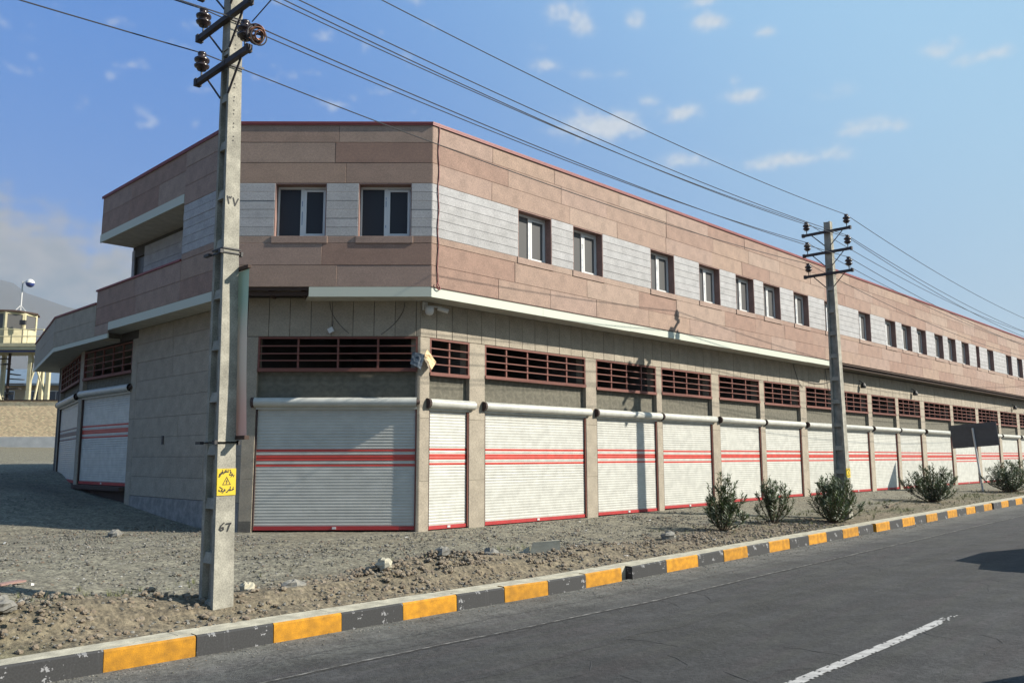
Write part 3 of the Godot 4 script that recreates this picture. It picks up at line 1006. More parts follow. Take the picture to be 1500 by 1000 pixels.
func build_main_building() -> void:
	B = thing("shop_building", "long two storey corner shop building faced in pink and white stone with white roller shutters", "building")
	var st: SurfaceTool
	# ---- slabs: first floor, roof
	var z_back := -8.5
	var outline := [Vector2(-0.238, OV - 0.03), Vector2(-2.81, -2.0), Vector2(-2.81, z_back), Vector2(X_END, z_back), Vector2(X_END, OV - 0.03)]
	outline[0] = Vector2(-0.25, OV - 0.03)
	outline.reverse()
	var ccw := [Vector2(X_END, OV - 0.03), Vector2(X_END, z_back), Vector2(-2.81, z_back), Vector2(-2.81, -2.04), Vector2(-0.25, OV - 0.03)]
	st = new_st(); prism(st, ccw, Y_SLAB + 0.01, Y_SLAB + 0.22); put("floor_slab", st, M.concrete, B)
	st = new_st(); prism(st, ccw, 6.60, 6.80); put("roof_slab", st, M.concrete, B)
	# ---- upper facing
	var top := [WHITE1, 6.72, 7.11, Y_TOP]
	var low := [Y_SLAB, 4.79, 5.20, WHITE0]
	facing(F_UP_RIGHT, UP_A.x, X_END, RIGHT_WINDOWS, top, low, M.pane)
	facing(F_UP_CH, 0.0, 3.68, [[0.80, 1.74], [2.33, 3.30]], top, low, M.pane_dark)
	facing(F_UP_LEFT, -4.0, -2.028, [], top, low, M.pane)
	# the loggia on the side: roof band above, parapet below, back wall set in
	st = new_st()
	wallbox(st, F_UP_LEFT, -8.45, -4.0, 6.57, Y_TOP - 0.03, 0.2); put("loggia_beam", st, M.mortar, B)
	row("pink_slab", F_UP_LEFT, -8.45, -4.0, 7.05, Y_TOP, M.pink, 2.4); row("pink_slab", F_UP_LEFT, -8.45, -4.0, 6.57, 7.05, M.pink, 2.4)
	st = new_st(); bx(st, Vector3(-8.47, 6.38, -0.02), Vector3(-4.0, 6.565, 0.012), F_UP_LEFT); put("fascia", st, M.fascia, B)
	st = new_st(); bx(st, Vector3(-2.82, 6.385, -8.45), Vector3(-2.0, 6.40, -4.0)); put("loggia_ceiling", st, M.soffit, B)
	st = new_st()
	wallbox(st, F_UP_LEFT, -8.45, -4.0, Y_SLAB + 0.02, 5.20, 0.2); put("loggia_parapet", st, M.mortar, B)
	row("pink_slab", F_UP_LEFT, -8.45, -4.0, Y_SLAB, 4.79, M.pink, 2.4); row("pink_slab", F_UP_LEFT, -8.45, -4.0, 4.79, 5.2, M.pink, 2.4)
	st = new_st(); bx(st, Vector3(-8.48, 5.20, -0.22), Vector3(-4.02, 5.24, 0.025), F_UP_LEFT); put("parapet_coping", st, M.coping, B)
	var F_LOG := Transform3D(F_UP_LEFT.basis, Vector3(-2.1, 0, 0))
	st = new_st(); wallbox(st, F_LOG, -7.72, -4.0, 4.4, 6.42, 0.2); wallbox(st, F_LOG, -8.45, -8.30, 4.4, 6.42, 0.2); wallbox(st, F_LOG, -8.30, -7.72, 6.12, 6.42, 0.2); put("loggia_wall", st, M.mortar, B)
	var yy := 4.55
	while yy < 6.3:
		slab("white_slab", F_LOG, -7.72, -4.0, yy, minf(yy + 0.25, 6.4), M.white[1])
		slab("white_slab", F_LOG, -8.45, -8.30, yy, minf(yy + 0.25, 6.4), M.white[1])
		yy += 0.25
	st = new_st(); bx(st, Vector3(-8.30, 4.4, -0.12), Vector3(-7.72, 6.12, -0.08), F_LOG); put("loggia_door", st, M.pane, B)
	# closing walls behind and at the far end
	st = new_st()
	bx(st, Vector3(-2.0, Y_SLAB + 0.2, z_back), Vector3(X_END, 7.3, z_back + 0.2)); bx(st, Vector3(X_END - 0.2, 0, z_back + 0.2), Vector3(X_END - 0.002, 7.3, 0.3))
	bx(st, Vector3(-2.6, 7.0 - 0.2, z_back + 0.02), Vector3(-2.0, 7.3, z_back + 0.2))
	put("rear_wall", st, M.concrete, B)
	st = new_st(); bx(st, Vector3(-2.55, Y_SLAB + 0.2, -4.2), Vector3(-1.9, 6.6, -4.03)); put("loggia_side_wall", st, M.concrete, B)
	# ---- red metal coping round the roof
	for e in [[F_UP_RIGHT, UP_A.x - 0.02, X_END], [F_UP_CH, -0.01, 3.69], [F_UP_LEFT, -8.47, -2.02]]:
		st = new_st(); bx(st, Vector3(e[1], Y_TOP + 0.001, -0.30), Vector3(e[2], Y_TOP + 0.035, 0.03), e[0]); bx(st, Vector3(e[1], Y_TOP - 0.028, 0.012), Vector3(e[2], Y_TOP + 0.001, 0.026), e[0])
		put("roof_coping", st, M.coping, B)
	# ---- fascia strips under the upper floor (parts of them missing) and the soffit
	for e in [[F_UP_RIGHT, UP_A.x, 17.3], [F_UP_RIGHT, 44.2, X_END], [F_UP_CH, 1.47, 3.68], [F_UP_LEFT, -7.65, -2.06]]:
		var x: float = e[1]
		while x < e[2] - 0.01:
			var x1: float = minf(x + 3.0, e[2])
			if e[2] - x1 < 0.6: x1 = e[2]
			var dy := rng.randf_range(-0.008, 0.004)
			st = new_st(); bx(st, Vector3(x + 0.002, 4.21 + dy, -0.018), Vector3(x1 - 0.002, Y_SLAB - 0.003, 0.004), e[0])
			put("fascia", st, M.fascia, B)
			x = x1
	st = new_st(); bx(st, Vector3(UP_A.x, Y_SLAB - 0.016, 0.0045), Vector3(17.3, Y_SLAB + 0.008, 0.010), F_UP_RIGHT); put("drip_strip", st, M.brown, B)
	# where the fascia is missing: two steps of rusty angle and dark battens
	for e in [[F_UP_RIGHT, 17.31, 44.19], [F_UP_CH, 0.0, 1.465]]:
		st = new_st(); bx(st, Vector3(e[1], 4.335, -0.07), Vector3(e[2], Y_SLAB - 0.004, -0.03), e[0]); put("rusty_angle", st, M.brown, B)
		st = new_st(); bx(st, Vector3(e[1], 4.25, -0.14), Vector3(e[2], 4.33, -0.10), e[0]); put("rusty_angle", st, M.brown, B)
		var x: float = e[1] + 0.1
		st = new_st()
		while x < e[2] - 0.1:
			bx(st, Vector3(x, 4.26, -0.5), Vector3(x + 0.05, 4.385, -0.145), e[0])
			x += 0.6
		put("batten", st, M.brown, B)
	# soffit sheets
	for e in [[UP_A.x + 0.0, 17.3], [44.2, X_END]]:
		st = new_st(); bx(st, Vector3(e[0], 4.235, 0.0), Vector3(e[1], 4.25, OV - 0.02)); put("soffit", st, M.soffit, B)
	st = new_st(); bx(st, Vector3(17.3, 4.262, 0.0), Vector3(44.2, 4.275, OV - 0.145)); put("soffit", st, M.rough_concrete, B)
	st = new_st(); prism(st, [Vector2(-0.238, 0.0), Vector2(0.0, 0.0), Vector2(-1.53, -1.53), Vector2(-1.80 - 0.0, -0.988), Vector2(-0.238, 0.55)], 4.236, 4.25); put("soffit", st, M.soffit, B)
	st = new_st(); bx(st, Vector3(-2.82, 4.236, -8.39), Vector3(-2.3, 4.25, -2.3)); put("soffit", st, M.soffit, B)
	# ---- lower walls, right side
	var backing := new_st()
	wallbox(backing, F_RIGHT, 0.0, X_END, 3.57, 4.40, 0.25)
	var x := 0.0
	var i := 0
	while x < X_END - 0.05:
		var x1: float = minf(x + 0.392, X_END)
		slab("gray_slab", F_RIGHT, x, x1, 3.565, 4.235, M.gray[i % 3 if i % 5 else 1], 0.026, 0.008)
		x = x1
		i += 1
	x = 0.0
	for d in DOORS:
		var g := facade_ground((d[0] + d[1]) / 2)
		pillar(F_RIGHT, x, d[0], -0.25, 3.562, M.gray)
		x = d[1]
		shop_front(F_RIGHT, d[0], d[1], g + 0.03, 2.33, 1.345 + rng.randf_range(-0.012, 0.012) - (0.09 if absf(d[0] - 30.06) < 0.1 else 0.0), 2.90 + rng.randf_range(-0.02, 0.02), 3.56)
	pillar(F_RIGHT, x, X_END, -0.25, 3.562, M.gray)
	# ---- lower chamfer
	var L := 3.2527
	wallbox(backing, F_CH, 0.0, L - 0.03, 3.57, 4.40, 0.25)
	x = 0.03
	while x < L - 0.05:
		slab("gray_slab", F_CH, x, minf(x + 0.392, L - 0.004), 3.565, 4.30, M.gray[rng.randi() % 3], 0.026, 0.008)
		x += 0.392
	pillar(F_CH, 0.0, 0.24, -0.2, 3.562, M.gray)
	pillar(F_CH, 3.2, L - 0.002, -0.2, 3.562, M.gray)
	shop_front(F_CH, 0.24, 3.2, 0.045, 2.34, 1.33, 2.94, 3.56, false, 0.0)
	# ---- lower left wall: courses of grey slabs, cement plinth
	wallbox(backing, F_LEFT, -7.25, -2.3, -0.2, 4.40, 0.25)
	wallbox(backing, F_LEFT, -10.85, -7.25, 4.045, 4.40, 0.25)
	put("lower_backing_wall", backing, M.mortar, B)
	var cy := 0.52
	while cy < 4.2:
		var y1 := minf(cy + 0.42, 4.232)
		var xx := -7.25
		while xx < -2.32:
			var ww := rng.randf_range(1.5, 2.4)
			if -2.303 - (xx + ww) < 0.5: ww = -2.303 - xx
			slab("gray_slab", F_LEFT, xx, xx + ww, cy, y1, M.gray[rng.randi() % 3], 0.026, 0.004)
			xx += ww
		cy = y1
	st = new_st(); bx(st, Vector3(-7.25, -0.3, -0.02), Vector3(-2.31, 0.515, 0.006), F_LEFT); put("plinth", st, M.plinth, B)
	st = new_st(); bx(st, Vector3(0.005, -0.3, -0.02), Vector3(0.235, 0.2, 0.008), F_CH); put("plinth", st, M.concrete, B)
	# ---- interior closed off behind the grilles
	st = new_st()
	bx(st, Vector3(-1.9, -0.1, -4.2), Vector3(X_END - 0.3, 4.3, -4.0))
	put("inner_wall", st, M.interior, B)
	x = 0.0
	for d in DOORS:
		st = new_st(); bx(st, Vector3(d[1] + 0.03, -0.1, -4.0), Vector3(d[1] + 0.18, 4.35, -0.29)); put("party_wall", st, M.interior, B)
	# ---- single storey wing at the back left, its grey parapet bending away
	var bend := Vector3(0.209, 0, -0.978)
	var F_WING := Transform3D(F_UP_LEFT.basis, Vector3(-2.84, 0, 0))
	var F_BEND := Transform3D(Basis(-bend, Vector3.UP, (-bend).cross(Vector3.UP)), Vector3(-2.84, 0, -11.3))
	for e in [[F_WING, -11.3, -8.47], [F_BEND, -6.0, 0.0]]:
		st = new_st(); wallbox(st, e[0], e[1], e[2], 4.14, 4.88, 0.2); put("wing_parapet", st, M.mortar, B)
		row("gray_slab", e[0], e[1], e[2], 4.14, 4.52, M.gray, 2.9); row("gray_slab", e[0], e[1], e[2], 4.52, 4.9, M.gray, 2.9)
		st = new_st(); bx(st, Vector3(e[1] - 0.005, 4.90, -0.22), Vector3(e[2] + 0.005, 4.945, 0.025), e[0]); put("parapet_coping", st, M.coping, B)
		st = new_st(); bx(st, Vector3(e[1], 4.03, -0.03), Vector3(e[2], 4.135, 0.002), e[0]); put("fascia", st, M.fascia, B)
	slab("gray_slab", F_WING, -8.47, -7.66, 4.14, 4.385, M.pink[1])
	st = new_st(); bx(st, Vector3(-8.47, 4.03, -0.03), Vector3(-7.66, 4.135, 0.002), F_WING); put("fascia", st, M.fascia, B)
	var e2 := Vector3(-2.84, 0, -11.3) + bend * 6.0
	st = new_st(); prism(st, [Vector2(3.0, -8.40), Vector2(3.0, e2.z), Vector2(e2.x + 0.02, e2.z), Vector2(-2.80, -11.3), Vector2(-2.80, -8.40)], 4.05, 4.13); put("wing_roof", st, M.soffit, B)
	st = new_st(); prism(st, [Vector2(3.0, -8.3), Vector2(3.0, e2.z), Vector2(e2.x + 0.08, e2.z), Vector2(-2.74, -11.3), Vector2(-2.74, -8.3)], 4.13, 4.25); put("wing_roof", st, M.concrete, B)
	# its two raised shutters
	pillar(F_LEFT, -7.55, -7.25, -0.1, 4.04, M.gray)
	shop_front(F_LEFT, -10.62, -7.55, 0.72, 2.93, 1.98, 3.30, 4.0, false, 0.05)
	pillar(F_LEFT, -10.85, -10.62, 0.2, 4.04, M.gray)
	var F_LOWB := Transform3D(F_BEND.basis, Vector3(-2.3, 0, -10.85))
	shop_front(F_LOWB, -4.45, -0.03, 0.72, 2.90, 1.98, 3.30, 4.0, true, -0.1)
	pillar(F_LOWB, -4.62, -4.45, 0.2, 4.04, M.gray)
	st = new_st(); bx(st, Vector3(-10.6, 0.30, -0.2), Vector3(-7.56, 0.70, -0.05), F_LEFT); bx(st, Vector3(-10.6, 0.60, -0.05), Vector3(-7.56, 0.69, 0.12), F_LEFT); put("threshold", st, M.brown, B)
	st = new_st(); bx(st, Vector3(-4.45, 0.30, -0.2), Vector3(-0.03, 0.70, -0.05), F_LOWB); put("threshold", st, M.brown, B)
	st = new_st()
	var q := Vector3(-2.3, 0, -10.85) + bend * 4.7
	bx(st, Vector3(q.x + 0.02, -0.2, q.z - 0.2), Vector3(5.0, 4.05, q.z)); bx(st, Vector3(0.8, 0, q.z), Vector3(1.0, 4.05, -4.2)); bx(st, Vector3(-2.25, 0, -7.6), Vector3(0.8, 4.05, -7.45))
	put("wing_inner_wall", st, M.interior, B)
	# small fittings on the side wall
	st = new_st(); bx(st, Vector3(-5.70, 1.62, 0.004), Vector3(-5.62, 1.80, 0.02), F_LEFT); put("socket_box", st, M.dark_metal, B)
	# red-brown cable down the corner, with a loop at its end
	st = new_st()
	var pts := PackedVector3Array()
	for k in 30: pts.append(Vector3(-0.10 + 0.012 * sin(k * 0.9), Y_TOP + 0.05 - 3.05 * k / 29.0, OV + 0.016 + 0.004 * sin(k * 2.1)))
	for k in 9: pts.append(Vector3(-0.10 + 0.05 * sin(k * 0.7), 4.47 - 0.12 * sin(k * 0.4), OV + 0.02 + 0.004 * k))
	tube(st, pts, [0.011], 6); put("corner_cable", st, M.coping, B)
	# wires hanging in loops on the chamfer's upper wall
	st = new_st()
	for c in [[1.55, 4.22, 1.92, 3.62], [2.95, 4.2, 2.52, 3.6], [1.62, 3.86, 1.60, 3.72]]:
		pts = PackedVector3Array()
		for k in 12:
			var t := k / 11.0
			pts.append(Vector3(lerpf(c[0], c[2], t * t), lerpf(c[1], c[3], t), 0.018))
		tube(st, pts, [0.005], 5)
	put("loose_wire", st, M.wire, B, F_CH)
	st = new_st()
	for c in [[15.0, 4.2, 15.6, 3.5], [17.3, 4.2, 17.6, 3.3], [15.5, 3.75, 18.2, 3.95]]:
		pts = PackedVector3Array()
		for k in 12:
			var t := k / 11.0
			pts.append(Vector3(lerpf(c[0], c[2], t), lerpf(c[1], c[3], t) - 0.15 * sin(t * PI), 0.02))
		tube(st, pts, [0.008], 5)
	put("loose_wire", st, M.wire, B)

# ---------------------------------------------------------------- behind on the left: boundary wall, guard tower, shed
func build_background() -> void:
	var RX := Vector3(0.700, 0, 0.714)      # along the wall, left to right
	var OUT := Vector3(-0.714, 0, 0.700)    # towards the road
	var basis_ := Basis(RX, Vector3.UP, OUT)
	var st: SurfaceTool
	# brick boundary wall with a rendered foot and a dark coping
	var w := thing("boundary_wall", "long sandy brick boundary wall with white rendered foot below the guard tower", "wall", Vector3(4.6, 0, -44.5))
	w.basis = basis_
	st = new_st(); bx(st, Vector3(-26, 1.0, -0.3), Vector3(14, 4.72, 0)); put("brickwork", st, M.brick, w)
	st = new_st(); bx(st, Vector3(-26, 1.0, -0.31), Vector3(14, 2.62, 0.03)); put("rendered_foot", st, M.plaster, w)
	st = new_st(); bx(st, Vector3(-26, 4.72, -0.36), Vector3(14, 4.80, 0.05)); put("coping", st, M.brown, w)
	# guard tower
	var t := thing("guard_tower", "cream steel guard tower with glazed cabin and spiral stair behind the brick wall", "tower", Vector3(6.94, 2.1, -47.9))
	t.basis = basis_
	for p in [[0.0, 0.0], [-2.6, 0.0], [-0.2, -1.8], [-2.8, -1.8], [1.1, -0.2]]:
		st = new_st(); bx(st, Vector3(p[0] - 0.11, -0.5, p[1] - 0.11), Vector3(p[0] + 0.11, 6.15, p[1] + 0.11)); put("leg", st, M.cream, t)
	for b in [[Vector3(0.55, 5.9, 0.02), Vector3(-0.9, 0.2, 0.02)], [Vector3(-2.5, 5.2, 0.02), Vector3(-0.75, 0.2, 0.02)], [Vector3(0, 0.3, -0.1), Vector3(-0.2, 5.6, -1.7)], [Vector3(1.1, 3.0, -0.2), Vector3(0, 5.9, -0.1)]]:
		st = new_st(); rod(st, b[0], b[1], 0.07, 6); put("brace", st, M.cream, t)
	st = new_st(); bx(st, Vector3(-4.0, 6.10, -2.4), Vector3(1.2, 6.30, 0.9)); put("deck", st, M.cream, t)
	st = new_st(); bx(st, Vector3(-4.05, 6.30, 0.86), Vector3(1.25, 6.52, 0.95)); put("deck_edge", st, M.cream, t)
	st = new_st(); bx(st, Vector3(-4.0, 5.98, 0.5), Vector3(1.6, 6.09, 0.7)); put("deck_beam", st, M.blue, t)
	for y in [6.95, 7.4]:
		st = new_st(); rod(st, Vector3(-4.0, y, 0.9), Vector3(1.2, y, 0.9), 0.03, 6); rod(st, Vector3(1.2, y, 0.9), Vector3(1.2, y, -2.4), 0.03, 6); put("railing", st, M.cream, t)
	for x in [-4.0, -2.8, 0.2, 1.2]:
		st = new_st(); rod(st, Vector3(x, 6.3, 0.9), Vector3(x, 7.42, 0.9), 0.035, 6); put("railing_post", st, M.cream, t)
	# cabin: eight-sided, panels below and windows above
	var c0 := Vector3(-1.75, 6.5, -0.75)
	var cor := []
	for i in 8:
		var a := TAU * (i + 0.25) / 8.0
		cor.append(Vector3(sin(a), 0, cos(a)) * 1.42)
	for i in 8:
		var a: Vector3 = c0 + cor[i]
		var b: Vector3 = c0 + cor[(i + 1) % 8]
		var n := ((a + b) / 2 - c0).normalized()
		n.y = 0
		var fr := Transform3D(Basis((b - a).normalized(), Vector3.UP, (b - a).normalized().cross(Vector3.UP)), a)
		var len := (b - a).length()
		st = new_st(); bx(st, Vector3(0, 0, -0.05), Vector3(len, 1.05, 0), fr); put("cabin_panel", st, M.cream, t)
		st = new_st(); bx(st, Vector3(0, 1.05, -0.06), Vector3(0.12, 2.12, 0.02), fr); bx(st, Vector3(len - 0.12, 1.05, -0.06), Vector3(len, 2.12, 0.02), fr); bx(st, Vector3(0.12, 1.98, -0.06), Vector3(len - 0.12, 2.12, 0.02), fr)
		var fm := put("window_frame", st, M.cream, t)
		st = new_st(); bx(st, Vector3(0.11, 1.05, -0.04), Vector3(len - 0.11, 1.99, -0.02), fr); put("pane", st, M.pane, fm)
	st = new_st(); lathe(st, c0 + Vector3(0, 2.12, 0), [Vector2(0, 0), Vector2(1.56, 0.0), Vector2(1.56, 0.09), Vector2(0.2, 0.32), Vector2(0, 0.32)], 8); put("cabin_roof", st, M.brown, t)
	st = new_st(); bx(st, Vector3(-0.55, 7.75, 0.45), Vector3(-0.2, 8.05, 0.62)); rod(st, Vector3(-0.38, 7.8, 0.5), Vector3(-0.38, 6.5, 0.5), 0.03, 6); put("floodlight", st, M.dark_metal, t)
	# spiral stair on the left of the legs
	for i in 18:
		var a := i * 0.55
		st = new_st(); bx(st, Vector3(0.08, i * 0.33, -0.16), Vector3(0.95, i * 0.33 + 0.05, 0.16), Transform3D(Basis(Vector3.UP, a), Vector3(-1.9, 0.1, -0.9))); put("stair_tread", st, M.dark_metal, t)
	st = new_st(); rod(st, Vector3(-1.9, -0.3, -0.9), Vector3(-1.9, 6.1, -0.9), 0.09, 8); put("stair_post", st, M.brown, t)
	# globe camera on a thin mast on the cabin roof
	var g := thing("camera_mast", "white and blue globe camera on thin white mast above the tower cabin", "camera mast", t.position + RX * -1.35 + OUT * -0.75 + Vector3(0, 8.72, 0))
	g.basis = basis_
	st = new_st(); rod(st, Vector3.ZERO, Vector3(0, 2.15, 0), 0.05, 8); rod(st, Vector3(0, 2.1, 0), Vector3(0.35, 2.1, 0), 0.04, 6); put("mast", st, M.white_plastic, g)
	for i in 3:
		st = new_st(); rod(st, Vector3(0, 0.55, 0), Vector3(cos(i * 2.1) * 0.5, -0.05, sin(i * 2.1) * 0.5), 0.025, 6); put("stay", st, M.white_plastic, g)
	var up := []
	var dn := []
	for i in 7:
		var a := PI / 2 * i / 6.0
		dn.append(Vector2(sin(a), -cos(a)) * 0.27)
		up.append(Vector2(cos(a), sin(a)) * 0.28)
	st = new_st(); lathe(st, Vector3(0.5, 2.02, 0), up, 16); obj("globe_cap", smooth_mesh(st), M.white_plastic, g)
	st = new_st(); lathe(st, Vector3(0.5, 2.02, 0), dn, 16); obj("globe_dome", smooth_mesh(st), M.blue, g)
	# low shed behind the wall
	var s := thing("shed", "low cream building with blue metal roof and small windows behind the brick wall", "building", Vector3(8.4, 2.2, -56.0))
	s.basis = basis_
	st = new_st(); bx(st, Vector3(-16, -0.5, -6), Vector3(13, 4.35, 0)); put("wall", st, M.cream_wall, s)
	st = new_st()
	hexa(st, [Vector3(-16.5, 4.35, 0.5), Vector3(13.5, 4.35, 0.5), Vector3(13.5, 4.35, -6.4), Vector3(-16.5, 4.35, -6.4), Vector3(-16.5, 4.5, 0.5), Vector3(13.5, 4.5, 0.5), Vector3(13.5, 5.9, -3.2), Vector3(-16.5, 5.9, -3.2)])
	put("roof", st, M.blue_roof, s)
	for i in 16:
		var x := -15.0 + i * 1.75
		if i % 4 == 3: continue
		st = new_st(); bx(st, Vector3(x - 0.05, 2.85, 0.002), Vector3(x + 0.95, 4.0, 0.05)); var wf := put("window", st, M.white_plastic, s)
		for k in 2:
			st = new_st(); bx(st, Vector3(x + k * 0.47, 2.92, 0.045), Vector3(x + k * 0.47 + 0.42, 3.93, 0.06)); put("pane", st, M.glass_dark, wf)

# ---------------------------------------------------------------- poles and lines
const ARM_Y := [5.80, 6.33, 6.84]
const POLE1 := Vector3(-5.69, -0.22, 3.72)
const POLE2 := Vector3(9.80, -0.10, 3.62)

func half_w(y: float) -> float: return lerpf(0.112, 0.066, y / 7.1)
func half_d(y: float) -> float: return lerpf(0.165, 0.078, y / 7.1)

func make_pole() -> Node3D:
	var p := thing("utility_pole", "", "utility pole", Vector3.ZERO, "concrete poles carrying the lines along the kerb")
	var st := new_st()
	# tapered I-section: two flanges, a thinner web, a solid foot and head, ribs in the recesses
	var seg := [[-0.4, 7.1]]
	var r := func(y: float, x: float, z0: float, z1: float) -> Rect2: return Rect2(-half_w(y) * x, half_d(y) * z0, 2 * half_w(y) * x, half_d(y) * (z1 - z0))
	taper(st, -0.4, r.call(0, 1.0, 0.62, 1.0), 7.1, r.call(7.1, 1.0, 0.62, 1.0))
	taper(st, -0.4, r.call(0, 1.0, -1.0, -0.62), 7.1, r.call(7.1, 1.0, -1.0, -0.62))
	taper(st, -0.4, r.call(0, 0.35, -0.62, 0.62), 7.1, r.call(7.1, 0.35, -0.62, 0.62))
	taper(st, 6.0, r.call(6.0, 0.99, -0.62, 0.62), 7.09, r.call(7.09, 0.99, -0.62, 0.62))
	taper(st, -0.4, r.call(0, 0.99, -0.62, 0.62), 0.12, r.call(0.12, 0.99, -0.62, 0.62))
	put("shaft", st, M.pole, p)
	for i in 11:
		var y := 0.55 + i * 0.545
		st = new_st()
		for s in [-1, 1]:
			var hw := half_w(y)
			var lo := -hw * 0.985 if s < 0 else hw * 0.35
			taper(st, y - 0.06, Rect2(lo, -half_d(y) * 0.62, hw * 0.635, half_d(y) * 1.24), y + 0.045, Rect2(lo + (0.02 if s < 0 else 0.0), -half_d(y) * 0.62, hw * 0.635 - 0.02, half_d(y) * 1.24))
		put("rib", st, M.pole, p)
	# bolt holes up the road side
	st = new_st()
	for i in 14:
		for k in 2:
			var y := 4.95 + i * 0.15
			rod(st, Vector3(-0.012 + k * 0.004, y + k * 0.045, half_d(y) - 0.01), Vector3(-0.012 + k * 0.004, y + k * 0.045, half_d(y) + 0.002), 0.008, 6)
	tag(put("bolt_holes", st, M.black_paint, p), "", "", "", "stuff")
	for i in 3:
		var y: float = ARM_Y[i]
		st = new_st()
		var x := -half_w(y) - 0.035
		bx(st, Vector3(x - 0.028, y - 0.03, -0.58), Vector3(x + 0.028, y + 0.03, 0.56))
		bx(st, Vector3(x - 0.036, y - 0.042, -0.62), Vector3(x + 0.036, y + 0.042, -0.56)); bx(st, Vector3(x - 0.034, y - 0.04, 0.545), Vector3(x + 0.034, y + 0.04, 0.60))
		var a := put("crossarm", st, M.arm, p)
		for s in [-1, 1]:
			st = new_st(); rod(st, Vector3(x + 0.02, y - 0.03, s * 0.38), Vector3(x + 0.03, y - 0.33, s * half_d(y) * 0.95), 0.012, 6); put("brace", st, M.arm, a)
			var zi: float = s * 0.5
			st = new_st(); rod(st, Vector3(x, y, zi), Vector3(x, y + 0.17, zi), 0.011, 6); put("pin", st, M.dark_metal, a)
			st = new_st()
			lathe(st, Vector3(x, y + 0.12, zi), [Vector2(0, 0), Vector2(0.05, 0.0), Vector2(0.055, 0.02), Vector2(0.08, 0.035), Vector2(0.085, 0.055), Vector2(0.055, 0.075), Vector2(0.05, 0.09), Vector2(0.082, 0.105), Vector2(0.085, 0.13), Vector2(0.055, 0.155), Vector2(0.035, 0.17), Vector2(0.05, 0.185), Vector2(0.045, 0.21), Vector2(0, 0.218)], 14)
			obj("insulator", smooth_mesh(st), M.ceramic, a)
		st = new_st()
		bx(st, Vector3(-half_w(y) - 0.07, y - 0.012, half_d(y)), Vector3(half_w(y) + 0.02, y + 0.012, half_d(y) + 0.012))
		put("clamp", st, M.dark_metal, p)
	return p

func band(p: Node3D, y: float, h: float) -> void:
	var st := new_st()
	var a := half_w(y) + 0.006
	var b := half_d(y) + 0.006
	for k in 2:
		var yy := y + k * h
		bx(st, Vector3(-a, yy, b - 0.006), Vector3(a, yy + 0.014, b + 0.004)); bx(st, Vector3(-a - 0.008, yy, -b), Vector3(-a + 0.002, yy + 0.014, b + 0.004))
		bx(st, Vector3(a - 0.002, yy, -b), Vector3(a + 0.008, yy + 0.014, b + 0.004)); bx(st, Vector3(-a, yy, -b - 0.004), Vector3(a, yy + 0.014, -b + 0.006))
	bx(st, Vector3(-a - 0.04, y - 0.01, b - 0.04), Vector3(-a - 0.008, y + 0.03, b + 0.015)); bx(st, Vector3(a + 0.008, y - 0.02, b - 0.03), Vector3(a + 0.03, y + 0.03, b + 0.012))
	bx(st, Vector3(-a - 0.05, y - 0.01, -b - 0.10), Vector3(-a - 0.01, y + 0.02, -b + 0.01))
	put("steel_band", st, M.dark_metal, p)

func strokes(st: SurfaceTool, list: Array, scale_: float, at: Vector3, wide: float) -> void:   # flat brush strokes in the plane z = at.z
	var lift := 0.0
	for s in list:
		for i in s.size() - 1:
			var a := Vector2(s[i][0], s[i][1]) * scale_
			var b := Vector2(s[i + 1][0], s[i + 1][1]) * scale_
			var d := (b - a).normalized() * wide * 0.4
			var n := (b - a).normalized().orthogonal() * wide * 0.5
			a -= d; b += d
			lift += 0.00006
			quad(st, at + Vector3(a.x + n.x, a.y + n.y, lift), at + Vector3(a.x - n.x, a.y - n.y, lift), at + Vector3(b.x - n.x, b.y - n.y, lift), at + Vector3(b.x + n.x, b.y + n.y, lift))

